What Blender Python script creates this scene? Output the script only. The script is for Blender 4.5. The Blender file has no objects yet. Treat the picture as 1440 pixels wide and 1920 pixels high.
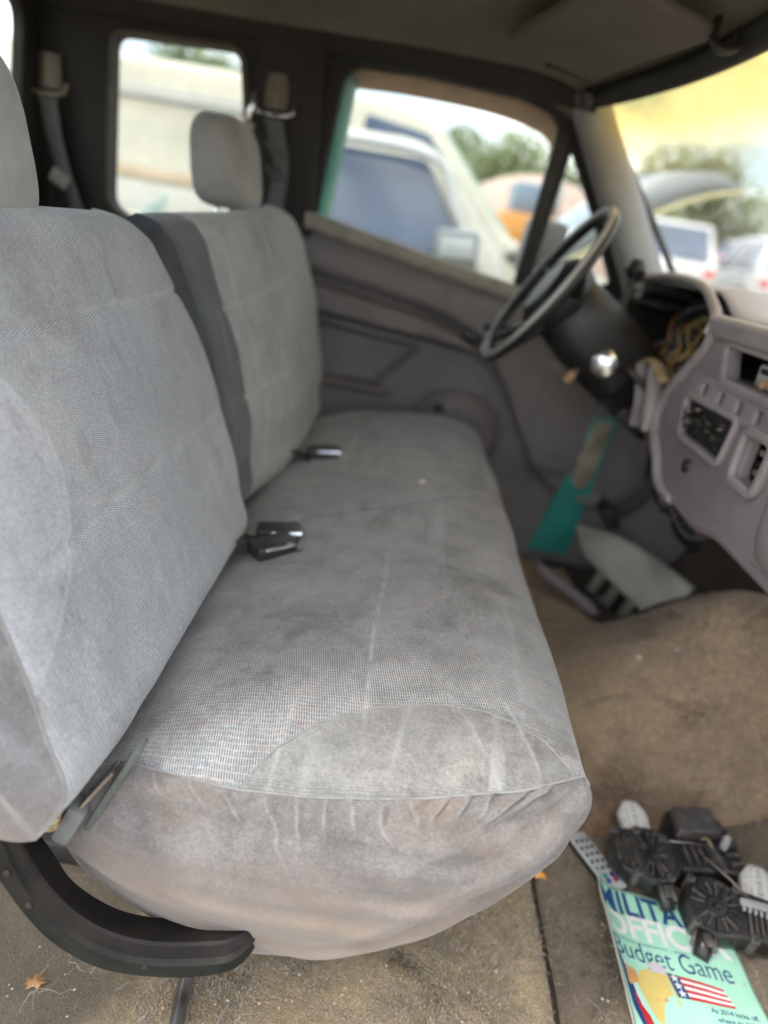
import bpy, bmesh, math, random
import numpy as np
from mathutils import Vector, Matrix, noise as mnoise

random.seed(7); np.random.seed(7)
scene = bpy.context.scene
COL = scene.collection
R = math.radians

# ------------------------------------------------------------------ camera
cam_data = bpy.data.cameras.new('camera')
cam = bpy.data.objects.new('camera', cam_data); COL.objects.link(cam)
cam.matrix_world = Matrix(((0.9857, -0.16757, -0.01757, 0.202),
                           (0.04479, 0.3611, -0.93145, -1.2395),
                           (0.16243, 0.91735, 0.36345, 0.880),
                           (0, 0, 0, 1)))
cam_data.sensor_fit = 'VERTICAL'; cam_data.sensor_height = 36.0; cam_data.lens = 24.96
cam_data.clip_start = 0.02; cam_data.clip_end = 2000
cam_data.dof.use_dof = True; cam_data.dof.focus_distance = 0.77; cam_data.dof.aperture_fstop = 1.85
scene.camera = cam

# ------------------------------------------------------------------ sky, sun, exposure
SUN_EL, SUN_AZ = R(60), R(250)
world = bpy.data.worlds.new('World'); scene.world = world; world.use_nodes = True
wt = world.node_tree; wt.nodes.clear()
def wn(t, **k):
    n = wt.nodes.new(t)
    for a, v in k.items(): setattr(n, a, v)
    return n
w_out = wn('ShaderNodeOutputWorld'); w_bg = wn('ShaderNodeBackground')
w_sky = wn('ShaderNodeTexSky', sky_type='NISHITA', sun_disc=False, sun_elevation=SUN_EL, sun_rotation=SUN_AZ, dust_density=2.5)
w_tc = wn('ShaderNodeTexCoord'); w_map = wn('ShaderNodeMapping'); w_map.inputs['Scale'].default_value = (1.2, 1.2, 3.2)
w_map.inputs['Location'].default_value = (0.4, 0.2, 0.0)
w_no = wn('ShaderNodeTexNoise'); w_no.inputs['Scale'].default_value = 1.9; w_no.inputs['Detail'].default_value = 7
w_ra = wn('ShaderNodeValToRGB'); w_ra.color_ramp.elements[0].position = .40; w_ra.color_ramp.elements[1].position = .58
w_mx = wn('ShaderNodeMix', data_type='RGBA')
w_mx.inputs['B'].default_value = (8.9, 8.9, 8.8, 1)
L = wt.links.new
L(w_tc.outputs['Generated'], w_map.inputs['Vector']); L(w_map.outputs[0], w_no.inputs['Vector'])
L(w_no.outputs['Fac'], w_ra.inputs['Fac']); L(w_ra.outputs['Color'], w_mx.inputs['Factor'])
L(w_sky.outputs['Color'], w_mx.inputs['A']); L(w_mx.outputs['Result'], w_bg.inputs['Color'])
w_bg.inputs['Strength'].default_value = 0.12
L(w_bg.outputs[0], w_out.inputs[0])

sun_data = bpy.data.lights.new('sun', 'SUN'); sun_data.energy = 1.2; sun_data.angle = R(14); sun_data.color = (1, .96, .9)
sun = bpy.data.objects.new('sun', sun_data); COL.objects.link(sun)
# direction the light comes FROM (world): sun_rotation measured from +Y towards +X
sd = Vector((math.sin(SUN_AZ) * math.cos(SUN_EL), math.cos(SUN_AZ) * math.cos(SUN_EL), math.sin(SUN_EL)))
sun.rotation_euler = sd.to_track_quat('Z', 'Y').to_euler()
sun.location = (0, 0, 20)

scene.view_settings.view_transform = 'Standard'; scene.view_settings.look = 'None'
scene.view_settings.exposure = 1.95; scene.view_settings.gamma = 1.0
scene.render.engine = 'CYCLES'
scene.cycles.use_denoising = True
scene.cycles.max_bounces = 7; scene.cycles.diffuse_bounces = 4; scene.cycles.transparent_max_bounces = 16
scene.cycles.sample_clamp_indirect = 8

# ------------------------------------------------------------------ material helpers
MATS = {}
class NT:
    def __init__(self, name):
        self.m = bpy.data.materials.new(name); self.m.use_nodes = True
        self.t = self.m.node_tree; self.t.nodes.clear()
        self.out = self.t.nodes.new('ShaderNodeOutputMaterial')
        self.tc = self.t.nodes.new('ShaderNodeTexCoord')
    def n(self, typ, **k):
        x = self.t.nodes.new(typ)
        for a, v in k.items(): setattr(x, a, v)
        return x
    def l(self, a, b): self.t.links.new(a, b)
    def put(self, sock, v):
        if isinstance(v, (int, float, tuple, list)):
            if isinstance(v, (tuple, list)) and len(v) == 3 and len(sock.default_value) == 4: v = (*v, 1)
            sock.default_value = v
        else: self.l(v, sock)
    def math(self, op, a, b=0.0, c=0.0):
        x = self.n('ShaderNodeMath', operation=op)
        self.put(x.inputs[0], a); self.put(x.inputs[1], b); self.put(x.inputs[2], c)
        return x.outputs[0]
    def mix(self, f, a, b, blend='MIX'):
        x = self.n('ShaderNodeMix', data_type='RGBA', blend_type=blend)
        self.put(x.inputs['Factor'], f); self.put(x.inputs['A'], a); self.put(x.inputs['B'], b)
        return x.outputs['Result']
    def noise(self, scale, detail=4, rough=.55, vec=None, dist=0.0):
        x = self.n('ShaderNodeTexNoise'); x.inputs['Scale'].default_value = scale
        x.inputs['Detail'].default_value = detail; x.inputs['Roughness'].default_value = rough
        x.inputs['Distortion'].default_value = dist
        self.l(vec if vec is not None else self.tc.outputs['Object'], x.inputs['Vector'])
        return x.outputs['Fac']
    def scaled(self, s, vec=None):
        x = self.n('ShaderNodeMapping'); x.inputs['Scale'].default_value = s
        self.l(vec if vec is not None else self.tc.outputs['Object'], x.inputs['Vector'])
        return x.outputs[0]
    def sstep(self, v, a, b):
        x = self.n('ShaderNodeMapRange', interpolation_type='SMOOTHSTEP')
        self.put(x.inputs['Value'], v); x.inputs['From Min'].default_value = a; x.inputs['From Max'].default_value = b
        return x.outputs[0]
    def bsdf(self, col, rough=.6, metal=0.0, spec=.5, normal=None, sheen=0.0, coat=0.0):
        b = self.n('ShaderNodeBsdfPrincipled')
        self.put(b.inputs['Base Color'], col); self.put(b.inputs['Roughness'], rough)
        self.put(b.inputs['Metallic'], metal); self.put(b.inputs['Specular IOR Level'], spec)
        b.inputs['Sheen Weight'].default_value = sheen; b.inputs['Coat Weight'].default_value = coat
        if normal is not None: self.l(normal, b.inputs['Normal'])
        self.l(b.outputs[0], self.out.inputs['Surface'])
        return b
    def bump(self, h, strength=.3, dist=.001, prev=None):
        x = self.n('ShaderNodeBump'); x.inputs['Strength'].default_value = strength; x.inputs['Distance'].default_value = dist
        self.l(h, x.inputs['Height'])
        if prev is not None: self.l(prev, x.inputs['Normal'])
        return x.outputs[0]

def mat(name, col, rough=.6, metal=0.0, col2=None, vs=6.0, bs=300.0, bump=.15, bd=.0006, spec=.5, sheen=0.0, coat=0.0, lo=.35, hi=.7, rvar=.12):
    """mottled surface: two colours blended by noise, fine grain bump, uneven gloss"""
    if name in MATS: return MATS[name]
    t = NT(name)
    if col2 is None: col2 = tuple(c * .78 for c in col)
    f = t.sstep(t.noise(vs, 6, .6), lo, hi)
    c = t.mix(f, col, col2)
    r = t.math('ADD', t.math('MULTIPLY', t.noise(vs * 2.3, 3), rvar * 2), rough - rvar)
    nrm = t.bump(t.noise(bs, 3), bump, bd) if bump else None
    t.bsdf(c, r, metal, spec, nrm, sheen, coat)
    MATS[name] = t.m
    return t.m

def weave_nodes(t, uv, along=0, cell=(.0036, .0105), skew=.25, stag=0.0):
    """woven upholstery: dark slots between light threads, coloured weft flecks. returns colour, height"""
    sep = t.n('ShaderNodeSeparateXYZ'); t.l(uv, sep.inputs[0])
    u, v = (sep.outputs[0], sep.outputs[1]) if along == 0 else (sep.outputs[1], sep.outputs[0])
    wob = t.math('MULTIPLY', t.noise(35, 2, vec=uv), .012)
    row = t.math('DIVIDE', t.math('ADD', v, t.math('MULTIPLY', wob, .35)), cell[1])
    rowi = t.math('FLOOR', row)
    uu = t.math('ADD', t.math('DIVIDE', t.math('ADD', u, t.math('MULTIPLY', wob, .15)), cell[0]), t.math('MULTIPLY', row, skew))
    uu = t.math('ADD', uu, t.math('MULTIPLY', rowi, stag))
    fu = t.math('FRACT', uu); fv = t.math('FRACT', row)
    du = t.math('ABSOLUTE', t.math('SUBTRACT', fu, .5)); dv = t.math('ABSOLUTE', t.math('SUBTRACT', fv, .5))
    su = t.sstep(du, .27, .43); sv = t.sstep(dv, .37, .47)
    thread = t.math('MAXIMUM', su, sv)
    cvec = t.n('ShaderNodeCombineXYZ'); t.l(t.math('MULTIPLY', u, 32), cvec.inputs[0]); t.l(t.math('MULTIPLY', rowi, 7.37), cvec.inputs[1])
    wn_ = t.n('ShaderNodeTexNoise'); wn_.inputs['Scale'].default_value = 1.0; wn_.inputs['Detail'].default_value = 0
    t.l(cvec.outputs[0], wn_.inputs['Vector'])
    cv = wn_.outputs['Fac']
    return thread, sv, cv, u, v

def fabric_material(name, along, woven_dark, woven_light, plain_col, cell, skew, stag, dirt_low=None, fleck=1.0, bleach=1.0, grimy=.55, mott=.8):
    t = NT(name)
    uvn = t.n('ShaderNodeUVMap'); uvn.uv_map = 'UVMap'; uv = uvn.outputs[0]
    thread, sv, cv, u, v = weave_nodes(t, uv, along, cell, skew, stag)
    big = t.noise(5.0, 5, .6); med = t.noise(22, 5, .65); fine = t.noise(420, 3, .6)
    light = t.mix(t.sstep(big, .35, .65), woven_light, tuple(c * .86 for c in woven_light))
    orange = t.mix(t.math('MULTIPLY', t.sstep(cv, .60, .66), .75 * fleck), light, (.62, .33, .17))
    orange = orange
    pink = t.mix(t.math('MULTIPLY', t.sstep(cv, .72, .76), .9 * fleck), orange, (.60, .16, .17))
    blue = t.mix(t.math('MULTIPLY', t.sstep(cv, .36, .31), .7 * fleck), pink, (.20, .33, .42))
    thr = t.mix(sv, light, t.mix(.42, blue, (.14, .14, .14)))
    wov = t.mix(thread, woven_dark, thr)
    # plain velour with fine rib
    rib_n = t.n('ShaderNodeTexWave', wave_type='BANDS', bands_direction='Y' if along == 0 else 'X'); rib_n.inputs['Scale'].default_value = 190
    rib_n.inputs['Distortion'].default_value = 1.2; rib_n.inputs['Detail'].default_value = 1; t.l(uv, rib_n.inputs['Vector'])
    rib = rib_n.outputs['Fac']
    pc = t.mix(t.sstep(med, .3, .7), plain_col, tuple(c * .82 for c in plain_col))
    pc = t.mix(t.math('MULTIPLY', rib, .26), pc, tuple(c * .55 for c in plain_col))
    at = t.n('ShaderNodeAttribute', attribute_name='seam'); m = t.sstep(at.outputs['Fac'], -.0006, .0006)
    col = t.mix(m, pc, wov)
    # grime patches, rubbed light streaks
    grime = t.sstep(t.noise(5.0, 8, .74, dist=.5), .50, .68)
    col = t.mix(t.math('MULTIPLY', grime, grimy), col, (.088, .080, .072), 'MIX')
    gsp = t.sstep(t.noise(1, 6, .7, vec=t.scaled((30, 9, 14) if along == 0 else (14, 30, 9))), .54, .72)
    col = t.mix(t.math('MULTIPLY', gsp, .30), col, (.09, .086, .082), 'MIX')
    mot = t.sstep(t.noise(15, 7, .72, dist=.35), .34, .66); mo2 = t.sstep(t.noise(3.1, 4, .6), .36, .64)
    col = t.mix(mott, col, t.mix(1.0, col, t.mix(mot, (1.18, 1.17, 1.155), (.76, .76, .76)), 'MULTIPLY'))
    col = t.mix(1.0, col, t.mix(mo2, (1.06, 1.04, 1.01), (.99, 1.0, 1.01)), 'MULTIPLY')
    fz = t.math('ADD', .52, t.math('MULTIPLY', t.noise(620, 3, .7), .96))
    fz = t.math('MULTIPLY', fz, t.math('ADD', .62, t.math('MULTIPLY', t.noise(260, 2, .6), .76)))
    cc = t.n('ShaderNodeCombineColor'); [t.l(fz, cc.inputs[i]) for i in range(3)]
    col = t.mix(1.0, col, cc.outputs[0], 'MULTIPLY')
    if bleach:
        st = t.sstep(t.noise(1, 2, .5, vec=t.scaled((26, 2.2, 3) if along == 0 else (2, 26, 3))), .63, .72)
        col = t.mix(t.math('MULTIPLY', st, .16 * bleach), col, (.52, .54, .55))
    wb = t.n('ShaderNodeAttribute', attribute_name='wear')
    col = t.mix(t.math('MULTIPLY', wb.outputs['Fac'], .5), col, (.55, .57, .58))
    if dirt_low:
        sep = t.n('ShaderNodeSeparateXYZ'); t.l(t.tc.outputs['Object'], sep.inputs[0])
        z = t.math('ADD', sep.outputs[2], t.math('MULTIPLY', t.math('SUBTRACT', t.noise(1, 5, .6, vec=t.scaled((5, 5, 26))), .5), .16))
        d = t.sstep(z, dirt_low[1], dirt_low[0])
        col = t.mix(t.math('MULTIPLY', d, .72), col, (.205, .158, .122))
        d2 = t.sstep(t.noise(9, 6, .65, dist=.5), .55, .72)
        col = t.mix(t.math('MULTIPLY', d2, .35), col, (.16, .115, .08))
    h = t.math('ADD', t.math('MULTIPLY', t.math('MULTIPLY', thread, m), .8), t.math('MULTIPLY', fine, .5))
    h = t.math('ADD', h, t.math('MULTIPLY', t.math('MULTIPLY', rib, t.math('SUBTRACT', 1.0, m)), .5))
    nrm = t.bump(h, .45, .0012)
    nrm = t.bump(t.noise(28, 4, .6), .25, .006, nrm)
    t.bsdf(col, .92, 0, .2, nrm, sheen=.25)
    MATS[name] = t.m
    return t.m

# ------------------------------------------------------------------ mesh helpers
def tag(o, label=None, cat=None, group=None, kind=None):
    if label: o['label'] = label
    if cat: o['category'] = cat
    if group: o['group'] = group
    if kind: o['kind'] = kind
    return o

def empty(name, loc=(0, 0, 0)):
    o = bpy.data.objects.new(name, None); o.location = loc; o.empty_display_size = .05; COL.objects.link(o); return o

def link(name, me, m=None, parent=None, smooth=True):
    o = bpy.data.objects.new(name, me); COL.objects.link(o)
    if m is not None:
        for mm in (m if isinstance(m, (list, tuple)) else [m]): me.materials.append(mm)
    if smooth and len(me.polygons): me.polygons.foreach_set('use_smooth', [True] * len(me.polygons))
    if parent is not None:
        o.parent = parent
        if parent.type == 'EMPTY': o.matrix_parent_inverse = Matrix.Translation(-parent.location)
    return o

def obj(name, verts, faces, m, parent=None, smooth=True, uv=None, attrs=None, sharp=None):
    me = bpy.data.meshes.new(name); me.from_pydata([tuple(map(float, v)) for v in verts], [], faces); me.update()
    if uv is not None:
        lay = me.uv_layers.new(name='UVMap'); li = np.empty(len(me.loops), dtype=np.int32); me.loops.foreach_get('vertex_index', li)
        lay.data.foreach_set('uv', np.asarray(uv, dtype=np.float32)[li].ravel())
    for k, a in (attrs or {}).items():
        at = me.attributes.new(k, 'FLOAT', 'POINT'); at.data.foreach_set('value', np.asarray(a, dtype=np.float32))
    o = link(name, me, m, parent, smooth)
    if sharp is not None and smooth: me.set_sharp_from_angle(angle=R(sharp))
    return o

def grid_faces(n, k, cu=False, cv=False, flip=False):
    f = []
    for i in range(n if cu else n - 1):
        for j in range(k if cv else k - 1):
            a, b, c, d = i * k + j, ((i + 1) % n) * k + j, ((i + 1) % n) * k + (j + 1) % k, i * k + (j + 1) % k
            f.append((a, d, c, b) if flip else (a, b, c, d))
    return f

def gridobj(name, P, m, parent=None, cu=False, cv=False, flip=False, uv=None, attrs=None, smooth=True, capends=False, sharp=None):
    P = np.asarray(P); n, k = P.shape[:2]
    f = grid_faces(n, k, cu, cv, flip)
    if capends:
        f.append(tuple(range(k)) if not flip else tuple(reversed(range(k))))
        f.append(tuple(reversed(range((n - 1) * k, n * k))) if not flip else tuple(range((n - 1) * k, n * k)))
    return obj(name, P.reshape(-1, 3), f, m, parent, smooth, None if uv is None else np.asarray(uv).reshape(-1, 2),
               None if attrs is None else {a: np.asarray(b).ravel() for a, b in attrs.items()}, sharp)

def solid(o, t, off=-1.0):
    md = o.modifiers.new('solid', 'SOLIDIFY'); md.thickness = t; md.offset = off; return o

def smooth_path(pts, n=40, closed=False):
    """Catmull-Rom through the points, n samples"""
    p = np.asarray(pts, float); k = len(p)
    out = []
    segs = k if closed else k - 1
    for q in np.linspace(0, segs, n, endpoint=not closed):
        i = min(int(q), segs - 1); t = q - i
        g = (lambda j: p[j % k]) if closed else (lambda j: p[min(max(j, 0), k - 1)])
        a, b, c, d = g(i - 1), g(i), g(i + 1), g(i + 2)
        out.append(.5 * ((2 * b) + (c - a) * t + (2 * a - 5 * b + 4 * c - d) * t * t + (3 * b - a - 3 * c + d) * t ** 3))
    return np.array(out)

def tube(name, pts, r, m, parent=None, n=8, closed=False, smoothn=0, flat=1.0, cap=True):
    p = smooth_path(pts, smoothn, closed) if smoothn else np.asarray(pts, float)
    k = len(p); rr = np.full(k, r) if np.isscalar(r) else np.interp(np.linspace(0, 1, k), np.linspace(0, 1, len(r)), r)
    tan = np.gradient(p, axis=0)
    if closed: tan = np.roll(p, -1, 0) - np.roll(p, 1, 0)
    tan /= np.linalg.norm(tan, axis=1)[:, None] + 1e-12
    up = np.array((0, 0, 1.)) if abs(tan[0][2]) < .9 else np.array((1., 0, 0))
    P = []
    for i in range(k):
        s = np.cross(tan[i], up); s /= np.linalg.norm(s) + 1e-12; up = np.cross(s, tan[i])
        P.append([p[i] + rr[i] * (math.cos(a) * s + flat * math.sin(a) * up) for a in np.linspace(0, 2 * math.pi, n, endpoint=False)])
    return gridobj(name, P, m, parent, cu=closed, cv=True, capends=not closed and cap)

def rbox(name, size, loc, m, parent=None, bev=.004, rot=(0, 0, 0), seg=2, fn=None, cuts=0):
    bm = bmesh.new(); bmesh.ops.create_cube(bm, size=1)
    bmesh.ops.scale(bm, vec=size, verts=bm.verts)
    if cuts: bmesh.ops.subdivide_edges(bm, edges=bm.edges[:], cuts=cuts, use_grid_fill=True)
    if bev:
        es = [e for e in bm.edges if len(e.link_faces) == 2 and e.calc_face_angle() > .5]
        bmesh.ops.bevel(bm, geom=es, offset=bev, segments=seg, profile=.5, affect='EDGES')
    if fn:
        for v in bm.verts: v.co = Vector(fn(*v.co))
    from mathutils import Euler
    bm.transform(Matrix.Translation(loc) @ Euler(rot).to_matrix().to_4x4())
    me = bpy.data.meshes.new(name); bm.to_mesh(me); bm.free()
    o = link(name, me, m, parent); me.set_sharp_from_angle(angle=R(35)); return o

def rounded(poly, r, n=5):
    """round the corners of a 2-D polygon"""
    p = [np.array(q[:2], float) for q in poly]; out = []
    for i, c in enumerate(p):
        rr = poly[i][2] if len(poly[i]) > 2 else r
        a, b = p[i - 1] - c, p[(i + 1) % len(p)] - c
        la, lb = np.linalg.norm(a), np.linalg.norm(b)
        d = min(rr, la * .48, lb * .48)
        s, e = c + a / la * d, c + b / lb * d
        for t in np.linspace(0, 1, n): out.append((1 - t) ** 2 * s + 2 * t * (1 - t) * c + t * t * e)
    return [tuple(q) for q in out]

def panel(name, outer, holes, thick, fn, m, parent=None, bev=.003, sub=0, smooth=True):
    """flat plate with holes and rounded rims: drawn in 2-D, given thickness, then carried to its place by fn(a, b, h)"""
    cu = bpy.data.curves.new(name, 'CURVE'); cu.dimensions = '2D'; cu.fill_mode = 'BOTH'
    cu.extrude = max(thick / 2 - bev, .0001); cu.bevel_depth = bev; cu.bevel_resolution = 2 if bev else 0; cu.offset = -bev
    for loop in [outer] + list(holes):
        s = cu.splines.new('POLY'); s.points.add(len(loop) - 1); s.use_cyclic_u = True
        for q, pt in zip(s.points, loop): q.co = (pt[0], pt[1], 0, 1)
    tmp = bpy.data.objects.new('tmp', cu); me = bpy.data.meshes.new_from_object(tmp)
    bpy.data.objects.remove(tmp); bpy.data.curves.remove(cu)
    me.name = name
    bm = bmesh.new(); bm.from_mesh(me); bmesh.ops.remove_doubles(bm, verts=bm.verts, dist=1e-6)
    if sub: bmesh.ops.subdivide_edges(bm, edges=[e for e in bm.edges if e.calc_length() > sub], cuts=3, use_grid_fill=True); bmesh.ops.triangulate(bm, faces=bm.faces)
    for v in bm.verts: v.co = Vector(fn(v.co.x, v.co.y, v.co.z))
    bmesh.ops.recalc_face_normals(bm, faces=bm.faces)
    bm.to_mesh(me); bm.free(); me.materials.clear()
    o = link(name, me, m, parent, smooth)
    if smooth: me.set_sharp_from_angle(angle=R(40))
    return o

def lathe(name, prof, M4, m, parent=None, n=32):
    P = [[tuple(M4 @ Vector((r * math.cos(a), r * math.sin(a), h))) for a in np.linspace(0, 2 * math.pi, n, endpoint=False)] for r, h in prof]
    o = gridobj(name, P, m, parent, cv=True, capends=True, flip=True); o.data.set_sharp_from_angle(angle=R(35)); return o

def frame4(origin, x, y):
    x = Vector(x).normalized(); z = x.cross(Vector(y)).normalized(); y = z.cross(x)
    return Matrix(((x[0], y[0], z[0], origin[0]), (x[1], y[1], z[1], origin[1]), (x[2], y[2], z[2], origin[2]), (0, 0, 0, 1)))

def nv(x, y, z=0.0):
    """smooth lattice noise, vectorised, about -1..1"""
    x, y, z = np.broadcast_arrays(np.asarray(x, float), np.asarray(y, float), np.asarray(z, float))
    ix, iy, iz = np.floor(x), np.floor(y), np.floor(z); fx, fy, fz = x - ix, y - iy, z - iz
    f = lambda t: t * t * t * (t * (t * 6 - 15) + 10); ux, uy, uz = f(fx), f(fy), f(fz)
    def h(a, b, c): s_ = np.sin(a * 127.1 + b * 311.7 + c * 74.7) * 43758.5453; return (s_ - np.floor(s_)) * 2 - 1
    r_ = 0
    for a in (0, 1):
        for b in (0, 1):
            for c in (0, 1): r_ = r_ + h(ix + a, iy + b, iz + c) * (ux if a else 1 - ux) * (uy if b else 1 - uy) * (uz if c else 1 - uz)
    return r_
def nz(x, y, z=0.0): return mnoise.noise(Vector((x, y, z)))
def ss(a, b, x):
    t = np.clip((np.asarray(x, float) - a) / (b - a), 0, 1); return t * t * (3 - 2 * t)

def smi(xs, ys, w=.07):
    """piecewise-linear table with its corners smoothed"""
    X = np.linspace(xs[0], xs[-1], 240); Y = np.interp(X, xs, ys); k = np.exp(-np.linspace(-2, 2, int(240 * w * 2) | 1) ** 2); k /= k.sum()
    Yp = np.convolve(np.pad(Y, len(k) // 2, mode='edge'), k, 'valid')
    return lambda z: np.interp(z, X, Yp)

def text_mesh(name, body, fn, m, parent, size=1.0, align='LEFT', xs=1.0, off=0.0, sub=0, bold=0.0):
    cu = bpy.data.curves.new(name, 'FONT'); cu.body = body; cu.size = size; cu.align_x = align; cu.offset = bold
    tmp = bpy.data.objects.new('tmp', cu); me = bpy.data.meshes.new_from_object(tmp)
    bpy.data.objects.remove(tmp); bpy.data.curves.remove(cu)
    me.name = name
    bm = bmesh.new(); bm.from_mesh(me)
    if sub: bmesh.ops.subdivide_edges(bm, edges=[e for e in bm.edges if e.calc_length() > sub], cuts=2); bmesh.ops.triangulate(bm, faces=bm.faces)
    for v in bm.verts: v.co = Vector(fn(v.co.x * xs, v.co.y))
    bm.to_mesh(me); bm.free(); me.materials.clear()
    return link(name, me, m, parent, False)
# ------------------------------------------------------------------ materials of the cab
carpet_mats = {}
def carpet_material(name, c1, c2, c3, stain=(.05, .03, .018), sc=1.0, edge_stain=False, grime_shade_left=False):
    t = NT(name)
    a = t.noise(7 * sc, 7, .68, dist=.4); b = t.noise(2.3 * sc, 5, .6); f = t.noise(380, 4, .7); g = t.noise(90, 5, .75)
    c = t.mix(t.sstep(a, .38, .66), c1, c2)
    c = t.mix(t.math('MULTIPLY', t.sstep(b, .5, .68), .85), c, c3)
    c = t.mix(t.math('MULTIPLY', t.sstep(t.noise(4.1, 6, .7, dist=.8), .56, .68), .75), c, stain)
    c = t.mix(t.sstep(g, .3, .75), t.mix(.35, c, (.015, .013, .011)), c)
    c = t.mix(t.math('MULTIPLY', t.sstep(f, .5, .72), .55), c, tuple(min(1, k * 2.1) for k in c1))
    if edge_stain:
        sp = t.n('ShaderNodeSeparateXYZ'); t.l(t.tc.outputs['Object'], sp.inputs[0])
        e = t.math('MULTIPLY', t.sstep(sp.outputs[1], -.02, -.26), t.math('MULTIPLY', t.sstep(sp.outputs[0], .86, .72), t.sstep(t.noise(8, 6, .7), .36, .58)))
        c = t.mix(t.math('MULTIPLY', e, .8), c, stain)
    if grime_shade_left:  # grime and the deep shade by the seat, both put into the colour
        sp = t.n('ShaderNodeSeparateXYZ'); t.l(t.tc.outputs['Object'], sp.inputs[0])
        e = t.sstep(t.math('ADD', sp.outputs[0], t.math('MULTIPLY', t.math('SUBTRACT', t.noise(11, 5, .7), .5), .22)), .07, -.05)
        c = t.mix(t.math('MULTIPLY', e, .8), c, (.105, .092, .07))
    dust = t.sstep(t.noise(330, 3, .6), .70, .80)
    c = t.mix(t.math('MULTIPLY', dust, .35), c, (.40, .35, .28))
    h = t.math('ADD', f, t.math('MULTIPLY', g, 1.2))
    nrm = t.bump(h, .9, .004); nrm = t.bump(t.noise(14, 4, .6), .5, .012, nrm)
    t.bsdf(c, .97, 0, .1, nrm, sheen=.15)
    MATS[name] = t.m
    return t.m

m_carpet = carpet_material('carpet_tan', (.60, .44, .265), (.38, .275, .165), (.64, .50, .335), grime_shade_left=True)
m_carpet_front = carpet_material('carpet_brown', (.60, .42, .275), (.40, .275, .178), (.56, .405, .27), stain=(.12, .065, .03), edge_stain=True)
m_mat = carpet_material('floor_mat_dark', (.255, .198, .138), (.18, .14, .098), (.31, .24, .165), stain=(.085, .057, .035))
m_headliner = mat('headliner_cloth', (.21, .19, .15), .95, col2=(.165, .15, .12), vs=3, bs=900, bump=.25, spec=.1)
m_trim_dark = mat('cab_trim_charcoal', (.034, .031, .029), .7, col2=(.027, .025, .023), vs=5, bs=500, bump=.3, spec=.3)
m_trim_grey = mat('cab_trim_grey', (.175, .163, .166), .62, col2=(.135, .125, .126), vs=7, bs=600, bump=.3, spec=.35)
m_pillar = mat('pillar_trim_grey', (.24, .245, .24), .6, col2=(.19, .19, .185), vs=5, bs=600, bump=.25, spec=.35)
m_seal = mat('window_seal_beige', (.27, .255, .215), .7, col2=(.20, .19, .155), vs=18, bs=300, bump=.2)
m_rubber = mat('black_rubber', (.016, .016, .017), .6, vs=15, bump=.2)
m_blackp = mat('black_plastic', (.022, .021, .021), .42, col2=(.035, .031, .028), vs=12, bs=700, bump=.35, bd=.0008)
m_teal = mat('teal_paint', (.035, .30, .245), .32, col2=(.03, .24, .20), vs=9, bs=60, bump=.05, coat=.4)
m_cream_metal = mat('bare_door_jamb', (.36, .35, .28), .5, col2=(.20, .17, .11), vs=14, bump=.2)
m_chrome = mat('chrome', (.72, .73, .75), .16, metal=1.0, col2=(.5, .5, .5), vs=30, bump=.05, rvar=.06)
m_steel = mat('dull_steel', (.30, .29, .28), .45, metal=.9, col2=(.16, .13, .11), vs=25, bump=.15)
m_rust = mat('rusty_drip_rail', (.46, .29, .175), .7, col2=(.34, .20, .12), vs=20, bump=.3)
m_white_label = mat('white_label', (.74, .72, .68), .6, col2=(.62, .60, .56), vs=15, bump=.05)

def glass(name, tint, gloss=.06, dust=.03, band=None):
    t = NT(name)
    tr = t.n('ShaderNodeBsdfTransparent'); gl = t.n('ShaderNodeBsdfGlossy'); gl.inputs['Roughness'].default_value = .03
    df = t.n('ShaderNodeBsdfDiffuse'); df.inputs['Color'].default_value = (.7, .68, .62, 1)
    c = tint
    if band:
        sep = t.n('ShaderNodeSeparateXYZ'); t.l(t.tc.outputs['Object'], sep.inputs[0])
        z = t.math('ADD', sep.outputs[2], t.math('MULTIPLY', t.math('SUBTRACT', t.noise(6, 3), .5), .05))
        c = t.mix(t.sstep(z, band[0], band[1]), tint, band[2])
    t.put(tr.inputs['Color'], c)
    m1 = t.n('ShaderNodeMixShader'); m2 = t.n('ShaderNodeMixShader')
    dn = t.math('MULTIPLY', t.math('ADD', .45, t.sstep(t.noise(7, 6, .65), .25, .80)), dust)
    t.l(dn, m1.inputs[0]); t.l(tr.outputs[0], m1.inputs[1]); t.l(df.outputs[0], m1.inputs[2])
    fr = t.n('ShaderNodeFresnel'); fr.inputs['IOR'].default_value = 1.45
    t.l(t.math('MULTIPLY', fr.outputs[0], gloss * 12), m2.inputs[0]); t.l(m1.outputs[0], m2.inputs[1]); t.l(gl.outputs[0], m2.inputs[2])
    t.l(m2.outputs[0], t.out.inputs['Surface'])
    MATS[name] = t.m
    return t.m
m_glass = glass('door_glass', (.84, .87, .85), .012, .085)
m_qglass = glass('quarter_glass', (.84, .86, .84), .012, .11)
m_wind = glass('windshield_glass', (.92, .94, .90), .010, .22, band=(1.07, 1.21, (.96, .66, .20)))

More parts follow.
